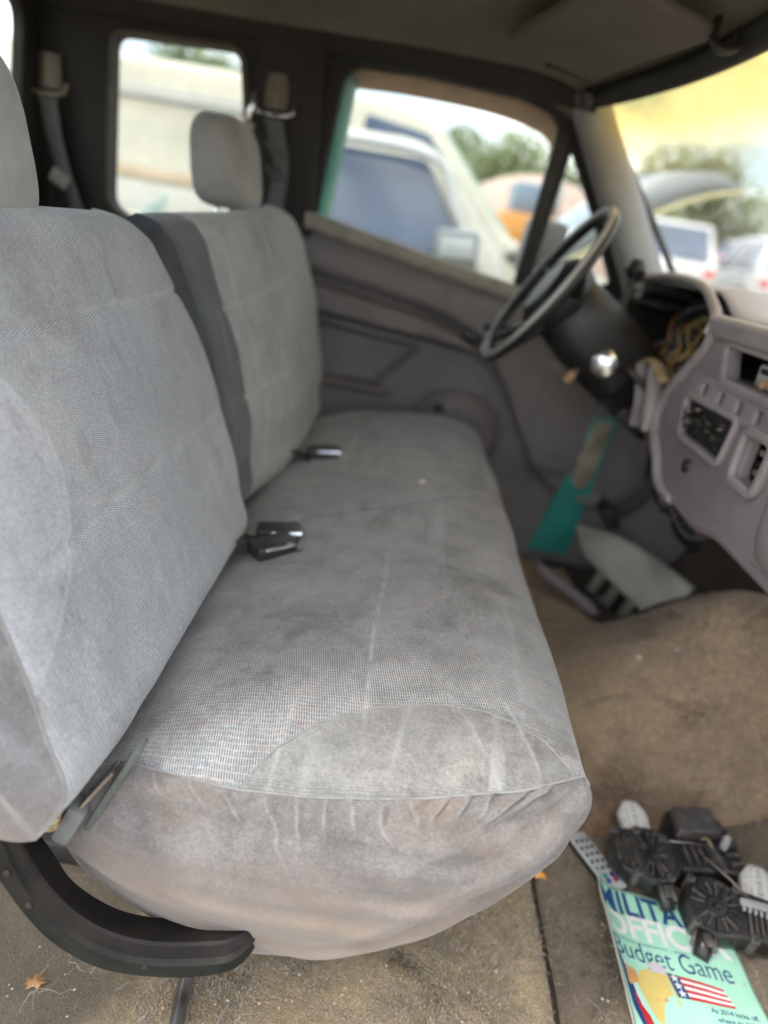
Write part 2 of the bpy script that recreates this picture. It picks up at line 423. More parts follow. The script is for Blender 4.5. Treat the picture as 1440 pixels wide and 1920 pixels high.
# ------------------------------------------------------------------ floor
def hump(x, y):
    return .31 * ss(.50, 1.0, x) * np.exp(-((y - .06) / .23) ** 2) + .38 * ss(1.05, 1.34, x)
def floor_sheet(name, x0, x1, y0, y1, lift, step, m, parent, edge=None, amp=.004):
    nx, ny = int((x1 - x0) / step) + 2, int((y1 - y0) / step) + 2
    xx = np.linspace(x0, x1, nx); lo = np.full(nx, y0) if edge is None else np.array([edge(x) for x in xx])
    X_ = np.repeat(xx[:, None], ny, 1); Y_ = lo[:, None] + (y1 - lo)[:, None] * np.linspace(0, 1, ny)[None]
    Z_ = hump(X_, Y_) + lift + amp * nv(X_ * 9, Y_ * 9, lift * 50) + amp * .6 * nv(X_ * 30, Y_ * 30, 3)
    for sl in (np.s_[0, :], np.s_[-1, :], np.s_[:, 0], np.s_[:, -1]): Z_[sl] -= lift + .002
    P = np.stack([X_, Y_, Z_], -1)
    return gridobj(name, P, m, parent)
floor = floor_sheet('floor', -.86, 1.40, -.80, .80, -.012, .03, m_mat, None, amp=.001)
tag(floor, kind='structure')
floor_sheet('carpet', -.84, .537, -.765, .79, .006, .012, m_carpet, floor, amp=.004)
floor_sheet('floor_mat', .545, 1.12, -.765, -.20, .003, .012, m_mat, floor, amp=.003)
fc = floor_sheet('front_carpet', .47, 1.36, -.3, .79, .014, .014, m_carpet_front, floor,
            edge=lambda x: -.335 + .22 * (x - .6) + .012 * nz(x * 6, 1.5), amp=.006)
m_footshade = mat('footwell_shade_dark', (.045, .038, .033), .9, col2=(.065, .05, .04), vs=7, bs=200, bump=.5, bd=.003, spec=.15)  # near-black colour carries the shade of the driver footwell
floor_sheet('footwell_shade_sheet', .80, 1.37, .13, .785, .026, .03, m_footshade, floor, amp=.004)  # dark sheet added over the carpet where the footwell lies in shade
rbox('door_threshold', (1.9, .05, .05), (.25, -.80, -.018), m_teal, floor, .012)

# pile fibres and hairs lying on the near carpet
def fibres(name, n, region, length, wid, m, parent, lift=.008, curl=1.0, seed=3, up=.3):
    rnd = random.Random(seed); V = []; F = []
    for k in range(n):
        x, y = rnd.uniform(region[0], region[1]), rnd.uniform(region[2], region[3])
        a = rnd.uniform(0, 6.28); ln = length * rnd.uniform(.4, 1.3); seg = 4 if ln < .02 else 9
        px, py = x, y
        for s in range(seg + 1):
            z = hump(px, py) + lift + up * ln * math.sin(3.14 * s / seg) * rnd.uniform(.5, 1.0)
            ox, oy = -math.sin(a) * wid / 2, math.cos(a) * wid / 2
            V += [(px - ox, py - oy, z), (px + ox, py + oy, z + wid * .3)]
            if s: b = len(V) - 4; F.append((b, b + 1, b + 3, b + 2))
            px += math.cos(a) * ln / seg; py += math.sin(a) * ln / seg; a += rnd.gauss(0, .35) * curl
    o = obj(name, V, F, m, parent, False); o['kind'] = 'stuff'; return o
m_fibre = mat('carpet_fibre', (.42, .36, .285), .9, col2=(.24, .20, .155), vs=60, bump=0)
m_hair = mat('pale_hair', (.60, .54, .45), .6, vs=30, bump=0)
fibres('carpet_pile', 26000, (.03, .535, -.762, -.35), .007, .0007, m_fibre, floor, .004, .6, 3, .6)
fibres('mat_pile', 12000, (.55, 1.0, -.76, -.28), .005, .0006, m_fibre, floor, .002, .6, 4, .5)
fibres('front_carpet_pile', 14000, (.50, 1.05, -.27, .30), .008, .0008, m_fibre, floor, .014, .6, 5, .6)
fibres('pet_hair', 150, (-.10, .53, -.76, -.5), .045, .00035, m_hair, floor, .011, 1.3, 6, .12)
fibres('pet_hair', 45, (.55, .95, -.74, -.35), .03, .0004, m_hair, floor, .008, 1.3, 8, .15)

# ------------------------------------------------------------------ the truck cab round the seat
cab = empty('truck_cab', (0, .75, 0))
tag(cab, 'grey interior shell of the pickup cab with headliner, pillars, side windows and windshield', 'truck cab')
KT = .20
def side(a, b, h, y0=.77): return (a, y0 - KT * (b - .85) - h, b)

# quarter panel behind the door, with its window opening
qh = rounded([(-.582, 1.202), (-.285, 1.212), (-.272, 1.10), (-.268, .82), (-.56, .80), (-.612, .83)], .028, 7)
q_out = rounded([(-.80, 1.34), (-.10, 1.34), (-.10, .45), (-.80, .45)], .02, 4)
quarter = panel('quarter_panel', q_out, [qh], .03, lambda a, b, h: side(a, b, h, .79), m_trim_dark, cab, .004)
quarter['label'] = 'dark quarter panel round the rear side window'
# raised moulding round the opening and the glass in it
def ring(name, loop, w, thick, fn, m, parent, bev=.003):
    c = np.mean(np.array(loop), 0)
    inner = [tuple(np.array(p)) for p in loop]
    L_ = []
    k = len(loop)
    for i in range(k):
        t = np.array(loop[(i + 1) % k]) - np.array(loop[i - 1]); nrm = np.array((t[1], -t[0])); nrm /= np.linalg.norm(nrm) + 1e-9
        if np.dot(nrm, np.array(loop[i]) - c) < 0: nrm = -nrm
        L_.append(tuple(np.array(loop[i]) + nrm * w))
    return panel(name, L_, [inner], thick, fn, m, parent, bev)
ring('window_moulding', qh, .014, .02, lambda a, b, h: side(a, b, h + .020, .79), mat('dull_moulding', (.115, .105, .085), .7, col2=(.08, .073, .06), vs=12), quarter, .005)
panel('window_glass', rounded([(-.62, 1.22), (-.26, 1.23), (-.25, .80), (-.63, .79)], .03), [], .004, lambda a, b, h: side(a, b, h - .022, .79), m_qglass, quarter, .0005)
# recessed door-pillar trim with the belt guide
panel('pillar_trim', rounded([(-.245, 1.275), (-.078, 1.275), (-.080, .88), (-.07, .50), (-.235, .50)], .03), [], .03, lambda a, b, h: side(a, b, h + .016, .79), m_trim_dark, cab, .008)

# rear wall with back window
def rear(a, b, h): return (-.80 - .06 * (b - .85) * -1 - h, a, b)
panel('rear_panel', rounded([(-.80, 1.34), (.80, 1.34), (.80, 0.0), (-.80, 0.0)], .02), [rounded([(-.62, 1.22), (.635, 1.22), (.635, .86), (-.62, .86)], .05)], .03, rear, m_trim_dark, cab, .004)
panel('back_window', rounded([(-.64, 1.24), (.655, 1.24), (.655, .84), (-.64, .84)], .05), [], .004, lambda a, b, h: (-.83, a, b) if False else (-.845 + h, a, b), m_glass, cab, .0005)
# the passenger quarter, mirrored
panel('quarter_panel', q_out, [qh], .03, lambda a, b, h: (a - .16, -(.79 - KT * (b - .85)) + h, b), m_trim_dark, cab, .004)

# headliner: a shallow dome that dips at its edges
xs = np.linspace(-.82, .66, 44); ys = np.linspace(-.76, .70, 44)
def header_x(y): return .665 - .115 * (np.abs(y) / .62) ** 2.1
P = np.zeros((44, 44, 3))
for i, u in enumerate(np.linspace(0, 1, 44)):
    for j, y in enumerate(ys):
        x = -.82 + (header_x(y) + .82) * u
        edge = min(.70 - y, y + .76) ; fe = header_x(y) - x
        z = 1.315 - .055 * math.exp(-max(edge, 0) / .07) - .065 * math.exp(-max(fe, 0) / .10) + .003 * nz(x * 6, y * 6)
        P[i, j] = (x, y, z)
hl = gridobj('headliner', P, m_headliner, cab, flip=False); solid(hl, .02, 1.0)
# roof skin above
P2 = P.copy(); P2[..., 2] += .06; P2[..., 0] *= 1.03; P2[..., 1] *= 1.06
roof = gridobj('roof_skin', P2, m_teal, cab); solid(roof, .004)
# roof side rail over the door, header rail over the windshield
def rail_prof(path, w, t, name, m, inward, down=(0, 0, -1)):
    pts = smooth_path(path, 40); tan = np.gradient(pts, axis=0); P = []
    for p, tg in zip(pts, tan):
        tg = tg / np.linalg.norm(tg); n_ = np.array(inward, float); n_ -= tg * np.dot(n_, tg); n_ /= np.linalg.norm(n_)
        d = np.cross(tg, n_); d = d if np.dot(d, down) > 0 else -d
        P.append([p + n_ * a + d * b for a, b in ((-t, -w), (t * .5, -w * .95), (t * .95, -w * .6), (t, 0), (t * .9, w * .6), (t * .4, w * .95), (-t, w), (-t * 1.3, 0))])
    return gridobj(name, P, m, cab, cv=True, capends=True)
rail_prof([(-.78, .700, 1.262), (-.2, .698, 1.270), (.2, .690, 1.262), (.45, .672, 1.250), (.56, .645, 1.242)], .035, .022, 'roof_rail', m_trim_dark, (0, -1, -.35))
rail_prof([(header_x(y) - .012, y, 1.232 + .006 * (1 - abs(y) / .62)) for y in (.665, .5, .3, .1, -.1, -.3, -.5, -.72)], .023, .016, 'header_rail', m_trim_dark, (-1, 0, -.5), (0, 0, -1))

# A-pillar trim, a broad soft-faced section from the header down to the dash
ap = smooth_path([(.535, .672, 1.262), (.60, .690, 1.165), (.675, .700, 1.06), (.745, .712, .96), (.81, .722, .86), (.87, .725, .76)], 30)
P = []
for q, p in zip(np.linspace(0, 1, 30), ap):
    w = .046 + .010 * q
    f = np.array((.75, .02, .66)); inn = np.array((-.15, -.97, -.15)); inn /= np.linalg.norm(inn); f /= np.linalg.norm(f)
    P.append([p + f * a * w + inn * b for a, b in ((-1.15, -.03), (-1.02, .012), (-.70, .026), (-.2, .032), (.35, .026), (.75, .010), (.92, -.014), (.92, -.05), (-.9, -.06))])
gridobj('pillar_trim', P, m_pillar, cab, cv=True, capends=True, flip=True)
# windshield: curved pane
P = []
for u in np.linspace(0, 1, 24):
    row = []
    for y in np.linspace(-.80, .72, 40):
        x0 = header_x(y * .93) + .02; x1 = 1.22 - .28 * (abs(y) / .72) ** 2.2
        row.append((x0 + (x1 - x0) * u, y, 1.262 - (1.262 - .80) * u + .02 * math.sin(math.pi * u)))
    P.append(row)
ws = gridobj('windshield', P, m_wind, cab); ws['label'] = 'curved windshield with a yellowed tint band along its top'
tube('windshield_seal', [(P[q][-1][0] + .004, P[q][-1][1] + .012, P[q][-1][2]) for q in range(24)], .009, m_rubber, ws, 6)
# firewall and driver kick panel
rbox('rocker_panel', (2.2, .06, .16), (.25, .815, .02), m_trim_dark, cab, .01)
rbox('lower_wall', (.80, .02, .62), (-.47, .815, .30), m_trim_dark, cab, .004)
rbox('firewall', (.03, 1.56, .62), (1.30, 0, .55), m_trim_dark, cab, .01)
kp = gridobj('kick_panel', [[(x, .785 - .02 * math.sin(3.1 * q), z) for q, x in zip(np.linspace(0, 1, 8), np.linspace(.84, 1.28, 8))] for z in np.linspace(.02, .80, 12)], m_trim_grey, cab)
gridobj('kick_panel', [[(x, -.790, z) for x in np.linspace(.86, 1.28, 8)] for z in np.linspace(.02, .80, 12)], m_trim_grey, cab)
# painted door pillar laid bare where its cover is missing
pil = panel('door_pillar', rounded([(.690, .06), (.812, .06), (.842, .50), (.775, .50), (.748, .34)], .012), [], .03, lambda a, b, h: (a, .772 - h - .05 * (b - .1), b), m_teal, cab, .004)
pil['label'] = 'bare teal painted door pillar'
panel('pillar_primer', rounded([(.757, .30, .02), (.800, .27, .02), (.818, .33), (.830, .492), (.784, .492), (.764, .38)], .012), [], .005, lambda a, b, h: (a, .753 - h - .05 * (b - .1), b), m_cream_metal, pil, .001)
# sun visor
vis = panel('sun_visor', rounded([(.30, .44, .05), (.50, .545, .03), (.605, .05, .04), (.41, -.04, .05)], .04), [], .022, lambda a, b, h: (a, b, 1.275 - .10 * (a - .3) - .02 * abs(b - .25) + h), mat('visor_cloth', (.125, .108, .092), .9, col2=(.10, .085, .07), vs=5, bs=700, bump=.3), cab, .009)
lathe('visor_mount', [(.016, 0), (.022, .004), (.018, .018), (.009, .03)], frame4((.515, .575, 1.232), (1, 0, 0), (0, -1, 0)), m_blackp, vis, 16)
tube('visor_clip', [(.60, .07, 1.262), (.595, .055, 1.235), (.605, .04, 1.215), (.63, .045, 1.222), (.635, .06, 1.25)], .007, m_blackp, vis, 8, smoothn=20)
tube('visor_rod', [(.515, .57, 1.238), (.50, .50, 1.243), (.40, .46, 1.247)], .006, m_blackp, vis, 8)

# ------------------------------------------------------------------ driver's door
door = empty('cab_door', (.35, .78, .05))
tag(door, 'closed driver door with grey moulded trim, framed window and triangular vent pane', 'door')
belt = lambda x: np.interp(x, (-.12, -.07, .47, .60, .90), (.888, .880, .792, .775, .74))
dh = rounded([(-.034, 1.226, .05), (.16, 1.232, .02), (.40, 1.222, .03), (.498, 1.196, .045), (.503, 1.02, .02), (.484, .80, .015), (-.073, .868, .015)], .03, 8)
vh = rounded([(.541, 1.135, .012), (.640, .995, .01), (.735, .845, .02), (.52, .82, .015)], .015, 6)
d_out = rounded([(-.098, 1.285), (.30, 1.292), (.53, 1.262, .05), (.80, .90), (.84, .78), (.84, .70), (-.098, .78)], .03, 6)
panel('window_frame', d_out, [dh, vh], .03, lambda a, b, h: side(a, b, h, .80), m_trim_dark, door, .005)
dr = smooth_path([(-.06, 1.226), (.10, 1.234), (.30, 1.230), (.42, 1.216), (.49, 1.192), (.508, 1.15)], 40)
solid(gridobj('drip_rail', [[(p[0], .80 - KT * (p[1] - .85) + .010 + .085 * q, p[1] + .006 - .034 * q) for q in (0, .3, .6, 1)] for p in dr], m_rust, door), .004)
solid(gridobj('rear_jamb', [[(-.040 - .040 * (1.23 - z) / .37 + .030 * q, .80 - KT * (z - .85) + .012 + .05 * q, z) for q in (0, .3, .6, 1)] for z in np.linspace(.85, 1.235, 12)], m_teal, door), .004)
panel('window_glass', rounded([(-.06, 1.25), (.51, 1.25), (.51, .76), (-.10, .80)], .02), [], .004, lambda a, b, h: side(a, b, h - .022, .80), m_glass, door, .0005)
panel('vent_glass', rounded([(.535, 1.16), (.75, .83), (.51, .80)], .01), [], .004, lambda a, b, h: side(a, b, h - .020, .80), m_glass, door, .0005)
panel('vent_divider', rounded([(.494, 1.185), (.531, 1.16), (.512, .79), (.478, .79)], .004), [], .030, lambda a, b, h: side(a, b, h + .006, .80), m_rubber, door, .004)
# pale sill ledge
xs_ = np.linspace(-.095, .50, 24)
gridobj('window_sill', [[(x, .77 - KT * (belt(x) - .85) + dy, belt(x) + dz) for dy, dz in ((.03, .012), (.0, .014), (-.018, .008), (-.024, -.006), (-.024, -.022), (-.016, -.030))] for x in xs_], m_seal, door)
# moulded trim: height field over (x, z)
sw_x = (-.2, -.05, .10, .25, .34, .40, .46, .52, .58, .64, .72, .85); sw_z = (.745, .735, .715, .692, .668, .640, .585, .50, .40, .30, .24, .21)
ar_x = (-.2, 0.0, .15, .30, .40, .50, .60, .9); ar_z = (.668, .655, .642, .632, .62, .56, .45, .2)
def trim_h(x, z):
    A = np.interp(x, sw_x, sw_z); B = np.interp(x, ar_x, ar_z)
    h = .012 + .028 * ss(A - .006, A + .035, z) * (1 - ss(belt(x) - .075, belt(x) - .025, z) * .75)      # padded upper roll
    mid = ss(B - .02, B + .004, z) * (1 - ss(A - .022, A - .002, z)); h += .072 * mid * (1 - ss(.40, .52, x))   # armrest band
    h += .006 * (1 - ss(A - .012, A, z)) * ss(A - .024, A - .012, z)
    pk = (1 - ss(.20, .245, x - .9 * (z - .56))) * ss(.468, .482, z - .03 * (x < -.5)) * (1 - ss(B - .05, B - .035, z)); h -= .036 * pk
    lip = ss(.445, .458, z) * (1 - ss(.466, .478, z)) * (1 - ss(.17, .21, x)); h += .034 * lip
    dome = ((x - .40) / .13) ** 2 + ((z - .37) / .115) ** 2; h += .024 * (1 - ss(.55, 1.05, dome))
    h -= .010 * (1 - ss(.0, .18, abs(dome - 1.12)))
    fp = ss(.60, .63, x) * (1 - ss(.80, .82, x)) * ss(.30, .33, z) * (1 - ss(.60, .63, z)); h += .014 * fp
    gr = A + .0; h -= .012 * np.exp(-((z - gr) / .008) ** 2)
    low = 1 - ss(.18, .24, z - .05 * x); h += .02 * low
    return h
Xg = np.repeat(np.linspace(-.10, .86, 200)[:, None], 190, 1); Zg = .03 + (belt(Xg) - .048) * np.linspace(0, 1, 190)[None]
Pd = np.stack([Xg, .795 - trim_h(Xg, Zg), Zg], -1)
gridobj('trim_panel', Pd, m_trim_grey, door, flip=True)
tube('lock_bezel', [(.335, .742, .452), (.345, .735, .44)], .012, m_blackp, door, 10)
rbox('door_handle', (.06, .02, .022), (.395, .745, .655), m_blackp, door, .006, rot=(0, .3, 0))
tube('trim_piping', [(x, .745 - .0, float(np.interp(x, sw_x, sw_z)) - .040) for x in np.linspace(-.09, .30, 20)], .0025, m_rubber, door, 6)
# outside mirror
mir = rbox('mirror', (.10, .13, .16), (.56, .99, .905), m_trim_grey, door, .02, rot=(0, .05, .2)); rbox('mirror_arm', (.05, .16, .04), (.56, .88, .83), m_blackp, door, .01)

# ------------------------------------------------------------------ seat belts on the far wall
m_web = mat('belt_webbing', (.12, .125, .125), .8, col2=(.09, .093, .093), vs=30, bs=900, bump=.4)
m_beige = mat('beige_plastic', (.17, .15, .11), .5, col2=(.13, .115, .085), vs=12, bump=.1)
def belt_set(name, x, z, label, path, extra=False):
    b = empty(name, (x, .69, z)); tag(b, label, 'seat belt', 'shoulder belts hanging on the far cab wall')
    y0 = .79 - KT * (z - .85) - .025
    P = []
    for q in np.linspace(0, 1, 14):
        w = .026 + .012 * q; P.append([(x + s * w * (1 - .25 * q), y0 - .012 - .016 * math.sin(math.pi * (t_)) , z + .055 - .075 * q) for s, t_ in zip(np.linspace(-1, 1, 9), np.linspace(0, 1, 9))])
    gridobj('anchor_cover', P, m_beige, b)
    tube('belt_guide', [(x - .045, y0 - .02, z - .005), (x - .04, y0 - .03, z - .028), (x, y0 - .034, z - .034), (x + .04, y0 - .03, z - .028), (x + .045, y0 - .02, z - .005)], .006, m_beige if not extra else m_chrome, b, 8, smoothn=24)
    pp = smooth_path(path, 30); P = []
    for i, p in enumerate(pp):
        q = i / 29; tw = .5 * math.sin(q * 2.5)
        P.append([(p[0] + s * .024 * math.cos(tw), p[1] - .01 - s * .02 * math.sin(tw), p[2]) for s in (-1, -.5, 0, .5, 1)])
    w_ = gridobj('webbing', P, m_web, b); solid(w_, .002)
    return b
yb = lambda z: .79 - KT * (z - .85) - .05
b1 = belt_set('seat_belt', -.742, 1.085, 'grey shoulder belt with beige guide, left of the rear side window', [(-.742, yb(1.05), 1.05), (-.735, yb(.97), .97), (-.715, yb(.88), .88), (-.69, yb(.80), .80), (-.66, yb(.70), .70)])
rbox('buckle_tongue', (.05, .012, .035), (-.725, yb(.87) - .015, .868), m_seal, b1, .004, rot=(0, .5, 0))
b2 = belt_set('seat_belt', -.19, 1.125, 'dark shoulder belt with shiny guide, between the rear side window and door', [(-.19, yb(1.08), 1.085), (-.18, yb(1.04), 1.045), (-.165, yb(.98), .99), (-.17, yb(.9), .9), (-.18, yb(.75), .75)], True)
rbox('belt_tongue', (.012, .006, .07), (-.243, yb(1.10) - .02, 1.10), m_chrome, b2, .002, rot=(0, .15, 0))
rbox('belt_tongue_plate', (.03, .006, .02), (-.247, yb(1.05) - .02, 1.062), m_steel, b2, .003, rot=(0, .6, 0))
tube('webbing_loop', [(-.20, yb(1.03) - .02, 1.03), (-.165, yb(1.0) - .035, .995), (-.15, yb(.97) - .02, .965), (-.175, yb(.95) - .03, .955), (-.195, yb(.98) - .03, .98)], .009, m_web, b2, 8, smoothn=26, flat=.4)
# ------------------------------------------------------------------ the bench seat
m_seat = fabric_material('seat_cloth', 0, (.125, .131, .138), (.375, .373, .368), (.20, .198, .192), (.0026, .0054), .28, 0.0, grimy=.78)
m_back = fabric_material('backrest_cloth', 1, (.19, .203, .22), (.51, .53, .55), (.365, .38, .405), (.0022, .0048), .12, .5, fleck=.35, bleach=.6, grimy=.30, mott=.4)
m_back2 = fabric_material('driver_backrest_cloth', 1, (.20, .205, .205), (.46, .46, .445), (.075, .082, .088), (.0022, .0046), .12, .5, fleck=.1, bleach=.4, grimy=.4, mott=.5)
m_end = fabric_material('seat_end_velour', 0, (.1, .1, .1), (.4, .4, .4), (.165, .154, .150), (.0036, .0105), .2, 0, dirt_low=(.235, .335), bleach=0)
m_bend = fabric_material('backrest_end_velour', 1, (.1, .1, .1), (.4, .4, .4), (.20, .197, .208), (.0036, .0105), .2, 0, dirt_low=(.30, .44), bleach=0)
m_head = mat('headrest_velour', (.29, .283, .268), .92, col2=(.22, .213, .20), vs=14, bs=420, bump=.5, bd=.001, spec=.15, sheen=.3)
m_piping = mat('seam_piping', (.21, .208, .20), .9, col2=(.16, .157, .15), vs=60, bs=700, bump=.4)

m_gus = mat('gusset_charcoal', (.045, .05, .056), .9, col2=(.033, .036, .04), vs=20, bs=600, bump=.4)
seat = empty('bench_seat', (.2, 0, .02))
tag(seat, 'worn grey cloth bench seat with split backrest and brown stained near end', 'bench seat')

loop_c = [(-.022, .192), (-.054, .245), (-.064, .30), (-.036, .345), (.012, .377), (.09, .404), (.19, .420), (.29, .432), (.37, .437), (.43, .428),
          (.466, .402), (.476, .362), (.455, .300), (.418, .238), (.358, .190), (.275, .143), (.17, .121), (.052, .138)]
fine_l = smooth_path(loop_c, 3600, True)
seg_w = np.where((fine_l[:, 1] > .345) , 2.9, 1.0); cum = np.concatenate([[0], np.cumsum(np.linalg.norm(np.diff(fine_l, axis=0), axis=1) * seg_w[1:])])
NTt, NV = 360, 310
pick = np.linspace(0, cum[-1], NTt, endpoint=False); loop = np.stack([np.interp(pick, cum, fine_l[:, k]) for k in (0, 1)], 1)
arc = np.concatenate([[0], np.cumsum(np.linalg.norm(np.diff(loop, axis=0), axis=1))])
z_seam = lambda x: np.interp(x, (-.05, 0, .06, .12, .19, .25, .33, .40, .455, .5), (.362, .376, .370, .365, .369, .379, .396, .410, .413, .40))
y_top = lambda x: np.interp(x, (-.05, 0, .1, .3, .40, .455, .49), (-.695, -.702, -.706, -.704, -.692, -.664, -.645))
lensY = lambda x: np.where(x < .30, -.617 - .084 * (np.abs(x - .30) / .175) ** 2.1, -.617 - .050 * (np.abs(x - .30) / .153) ** 2.5)
vv = np.concatenate([np.linspace(0, .07, 26, endpoint=False), np.linspace(.07, .84, NV - 106, endpoint=False), np.linspace(.84, 1, 80)])
lx, lz = loop[:, 0], loop[:, 1]
is_top = ((lz > .352) & (lx < .2)) | ((lz > .40) & (lx >= .2))
topw = ss(.30, .37, lz); roundw = (1 - ss(.27, .43, lz)) * ss(.12, .34, lx)
yend = np.where(is_top, y_top(lx), np.where(lx > .2, np.interp(lz, (.12, .2, .30, .36, .42), (-.676, -.672, -.668, -.668, -.664)), np.interp(lz, (.12, .2, .30, .36), (-.676, -.690, -.697, -.699))))
for _ in range(14): yend = (np.roll(yend, 1) + yend * 2 + np.roll(yend, -1)) / 4
def crown(x, y):
    d = .022 * ss(-.02, .30, y) * np.sin(np.pi * np.clip((x + .03) / .5, 0, 1)) ** .7
    dip = -.010 * np.exp(-((x - .12) / .09) ** 2 - ((y - .28) / .2) ** 2) - .007 * np.exp(-((x - .15) / .1) ** 2 - ((y + .35) / .2) ** 2)
    cr = -.013 * np.exp(-((y - (-.150 + .50 * x)) / .007) ** 2) * ss(.0, .06, x)
    return d + dip + cr + .0035 * nv(x * 8, y * 6) + .0013 * nv(x * 26, y * 20, 4)
def end_drop(x, z, y, ye, tw):
    s = np.clip(1 - (y - ye) / .10, 0, 1); e = .55 * s ** 2.2 + .45 * (1 - np.sqrt(np.maximum(1 - s * s, 0)))
    return (z - z_seam(x)) * e * tw
X_ = np.broadcast_to(lx, (NV, NTt)); Zb = np.broadcast_to(lz, (NV, NTt)); YE = np.broadcast_to(yend, (NV, NTt)); TW = np.broadcast_to(topw, (NV, NTt)); RW = np.broadcast_to(roundw, (NV, NTt))
y0_ = .70 - .03 * (1 - TW); Y_ = y0_ + (YE - y0_) * vv[:, None]
tw2 = TW * (is_top & (lz > z_seam(lx)))[None]
dn, df = end_drop(X_, Zb, Y_, YE, tw2), end_drop(X_, Zb, -Y_, -.70, tw2)
Zz = Zb + crown(X_, Y_) * TW * (1 - np.exp(-(Y_ - YE) / .03)) - dn - df
# rub creases across the plain inset and the woven field
Zz = Zz + tw2 * (1 - ss(-.60, -.575, Y_)) * ss(-.708, -.69, Y_) * (.0016 * np.exp(-((X_ - .155 - .12 * (Y_ + .65)) / .004) ** 2) + .0016 * np.exp(-((X_ - .34 + .5 * (Y_ + .65)) / .004) ** 2) + .0014 * np.exp(-((X_ - .40 + .35 * (Y_ + .66)) / .004) ** 2) + .0012 * np.exp(-((X_ - .27 - .2 * (Y_ + .65)) / .004) ** 2) + .0009 * nv(X_ * 45, Y_ * 20, 3))
xx = X_ + np.where(X_ > .3, .004 * nv(Y_ * 7, Zb * 9, 2), 0)
pinch = 1 - .10 * np.exp(-(.70 - Y_) / .035); nn = RW * np.exp(-(np.maximum(Y_ - YE, 0) / .075) ** 2)
Zz = Zz + (.27 - Zz) * .07 * nn
P = np.stack([.20 + (xx - .20) * pinch * (1 - .06 * nn), Y_, Zz], -1); UV = np.stack([np.broadcast_to(arc, (NV, NTt)), Y_], -1)
SE = np.where((Zb > .30) | (X_ < .2), np.minimum(Y_ - lensY(np.minimum(X_, .47)), -Y_ - lensY(np.minimum(X_, .47))), Y_ + .64)
g_ = lambda c, w: np.exp(-((X_ - c) / w) ** 2); inl = 1 - ss(-.605, -.585, Y_)
WE = .8 * g_(.236 + .010 * nv(Y_ * 4, 0), .0022) * ss(-.66, -.60, Y_) * (1 - ss(-.35, -.15, Y_)) + .35 * g_(.395 + .012 * nv(Y_ * 4, 5), .004) * ss(-.66, -.60, Y_) * (1 - ss(-.45, -.3, Y_))
WE = WE + inl * (.5 * g_(.155 + .12 * (Y_ + .65), .0026) + .45 * g_(.34 - .5 * (Y_ + .65) + .01 * nv(Y_ * 20, 4), .0026) + .4 * g_(.40 - .35 * (Y_ + .66), .0024) + .25 * g_(.27 + .2 * (Y_ + .65), .003))
WE = WE * (Zb > .33) * np.clip(.55 + .6 * nv(X_ * 70, Y_ * 70), 0, 1)
cush = gridobj('seat_cushion', P, m_seat, seat, cv=True, flip=False, uv=UV, attrs={'seam': SE, 'wear': WE})
cush['label'] = 'woven cushion with plain lens-shaped inset at the near end'

# end panels (near one with gathers under the seam)
def end_panel(ring, name, yc, gather, m, cen=(.205, .262), nk=90):
    ring = np.asarray(ring); n = len(ring)
    q = (np.linspace(0, 1, nk) ** 1.35)[:, None]; rx, ry, rz = (np.broadcast_to(ring[:, k], (nk, n)) for k in range(3))
    x = rx + (cen[0] - rx) * q; z = rz + (cen[1] - rz) * q; y = ry + (yc - ry) * (1 - (1 - q) ** 3.2); W = np.zeros((nk, n))
    if gather:
        d = q * np.hypot(rx - cen[0], rz - cen[1]) * np.where(rz > cen[1], 1, 4); up = np.clip((rz - cen[1]) / .10, 0, 1)
        a = .0075 * np.exp(-d / .018) * up * (.6 + .4 * nv(x * 9, 2)) * (np.abs(nv(x * 48, 3.3 + d * 12)) * 2 - .45)
        for cx, ln, sl, am in ((.035, .03, .5, .003), (.075, .034, .5, .004), (.110, .036, .62, .0045), (.145, .058, .60, .004), (.175, .035, .32, .004), (.200, .022, .3, .004), (.225, .026, .55, .004), (.258, .050, .35, .004), (.290, .032, .1, .004), (.315, .03, -.1, .0045), (.340, .03, -.25, .0045), (.365, .03, -.4, .0045), (.390, .034, -.6, .0045), (.415, .03, -.8, .004)):
            line = x - cx - sl * d - .006 * nv(d * 40, cx * 90)
            a = a + am * np.exp(-(line / .0045) ** 2) * np.exp(-(d / ln) ** 2) * up - am * .6 * np.exp(-((line - .009) / .006) ** 2) * np.exp(-(d / ln) ** 2) * up
            W = W + .30 * np.exp(-(line / .0016) ** 2) * np.exp(-((d - ln * .55) / (ln * .45)) ** 2) * up
        zr = z - .30 * (x - .22) ** 2
        a = a + .0085 * nv(x * 2.0, zr * 24, 8) * ss(.01, .06, d) + .0030 * nv(x * 6, zr * 62, 4) * ss(.01, .05, d)
        fold = lambda z0, k, w, x0, am: am * np.exp(-((z - (z0 + k * np.maximum(0, x - x0) ** 1.3)) / w) ** 2) * ss(x0 - .02, x0 + .10, x)
        a = a + fold(.178, .75, .011, .17, .010) + fold(.215, .95, .010, .20, .006) + fold(.25, 1.05, .010, .24, .005)
        y = y - a * ss(.0, .007, d)
    Q = np.stack([x, y, z], -1)
    return gridobj(name, Q, m, cush, cv=True, uv=np.stack([x, z], -1), attrs={'seam': -np.ones((nk, n)), 'wear': W})
CUSH = np.array(P); near_ring = P[-1]; far_ring = P[0]
ep = end_panel(near_ring, 'end_panel', -.742, True, m_end); ep['label'] = 'gathered velour end panel stained brown'
end_panel(far_ring, 'end_panel', .725, False, m_end, nk=20)
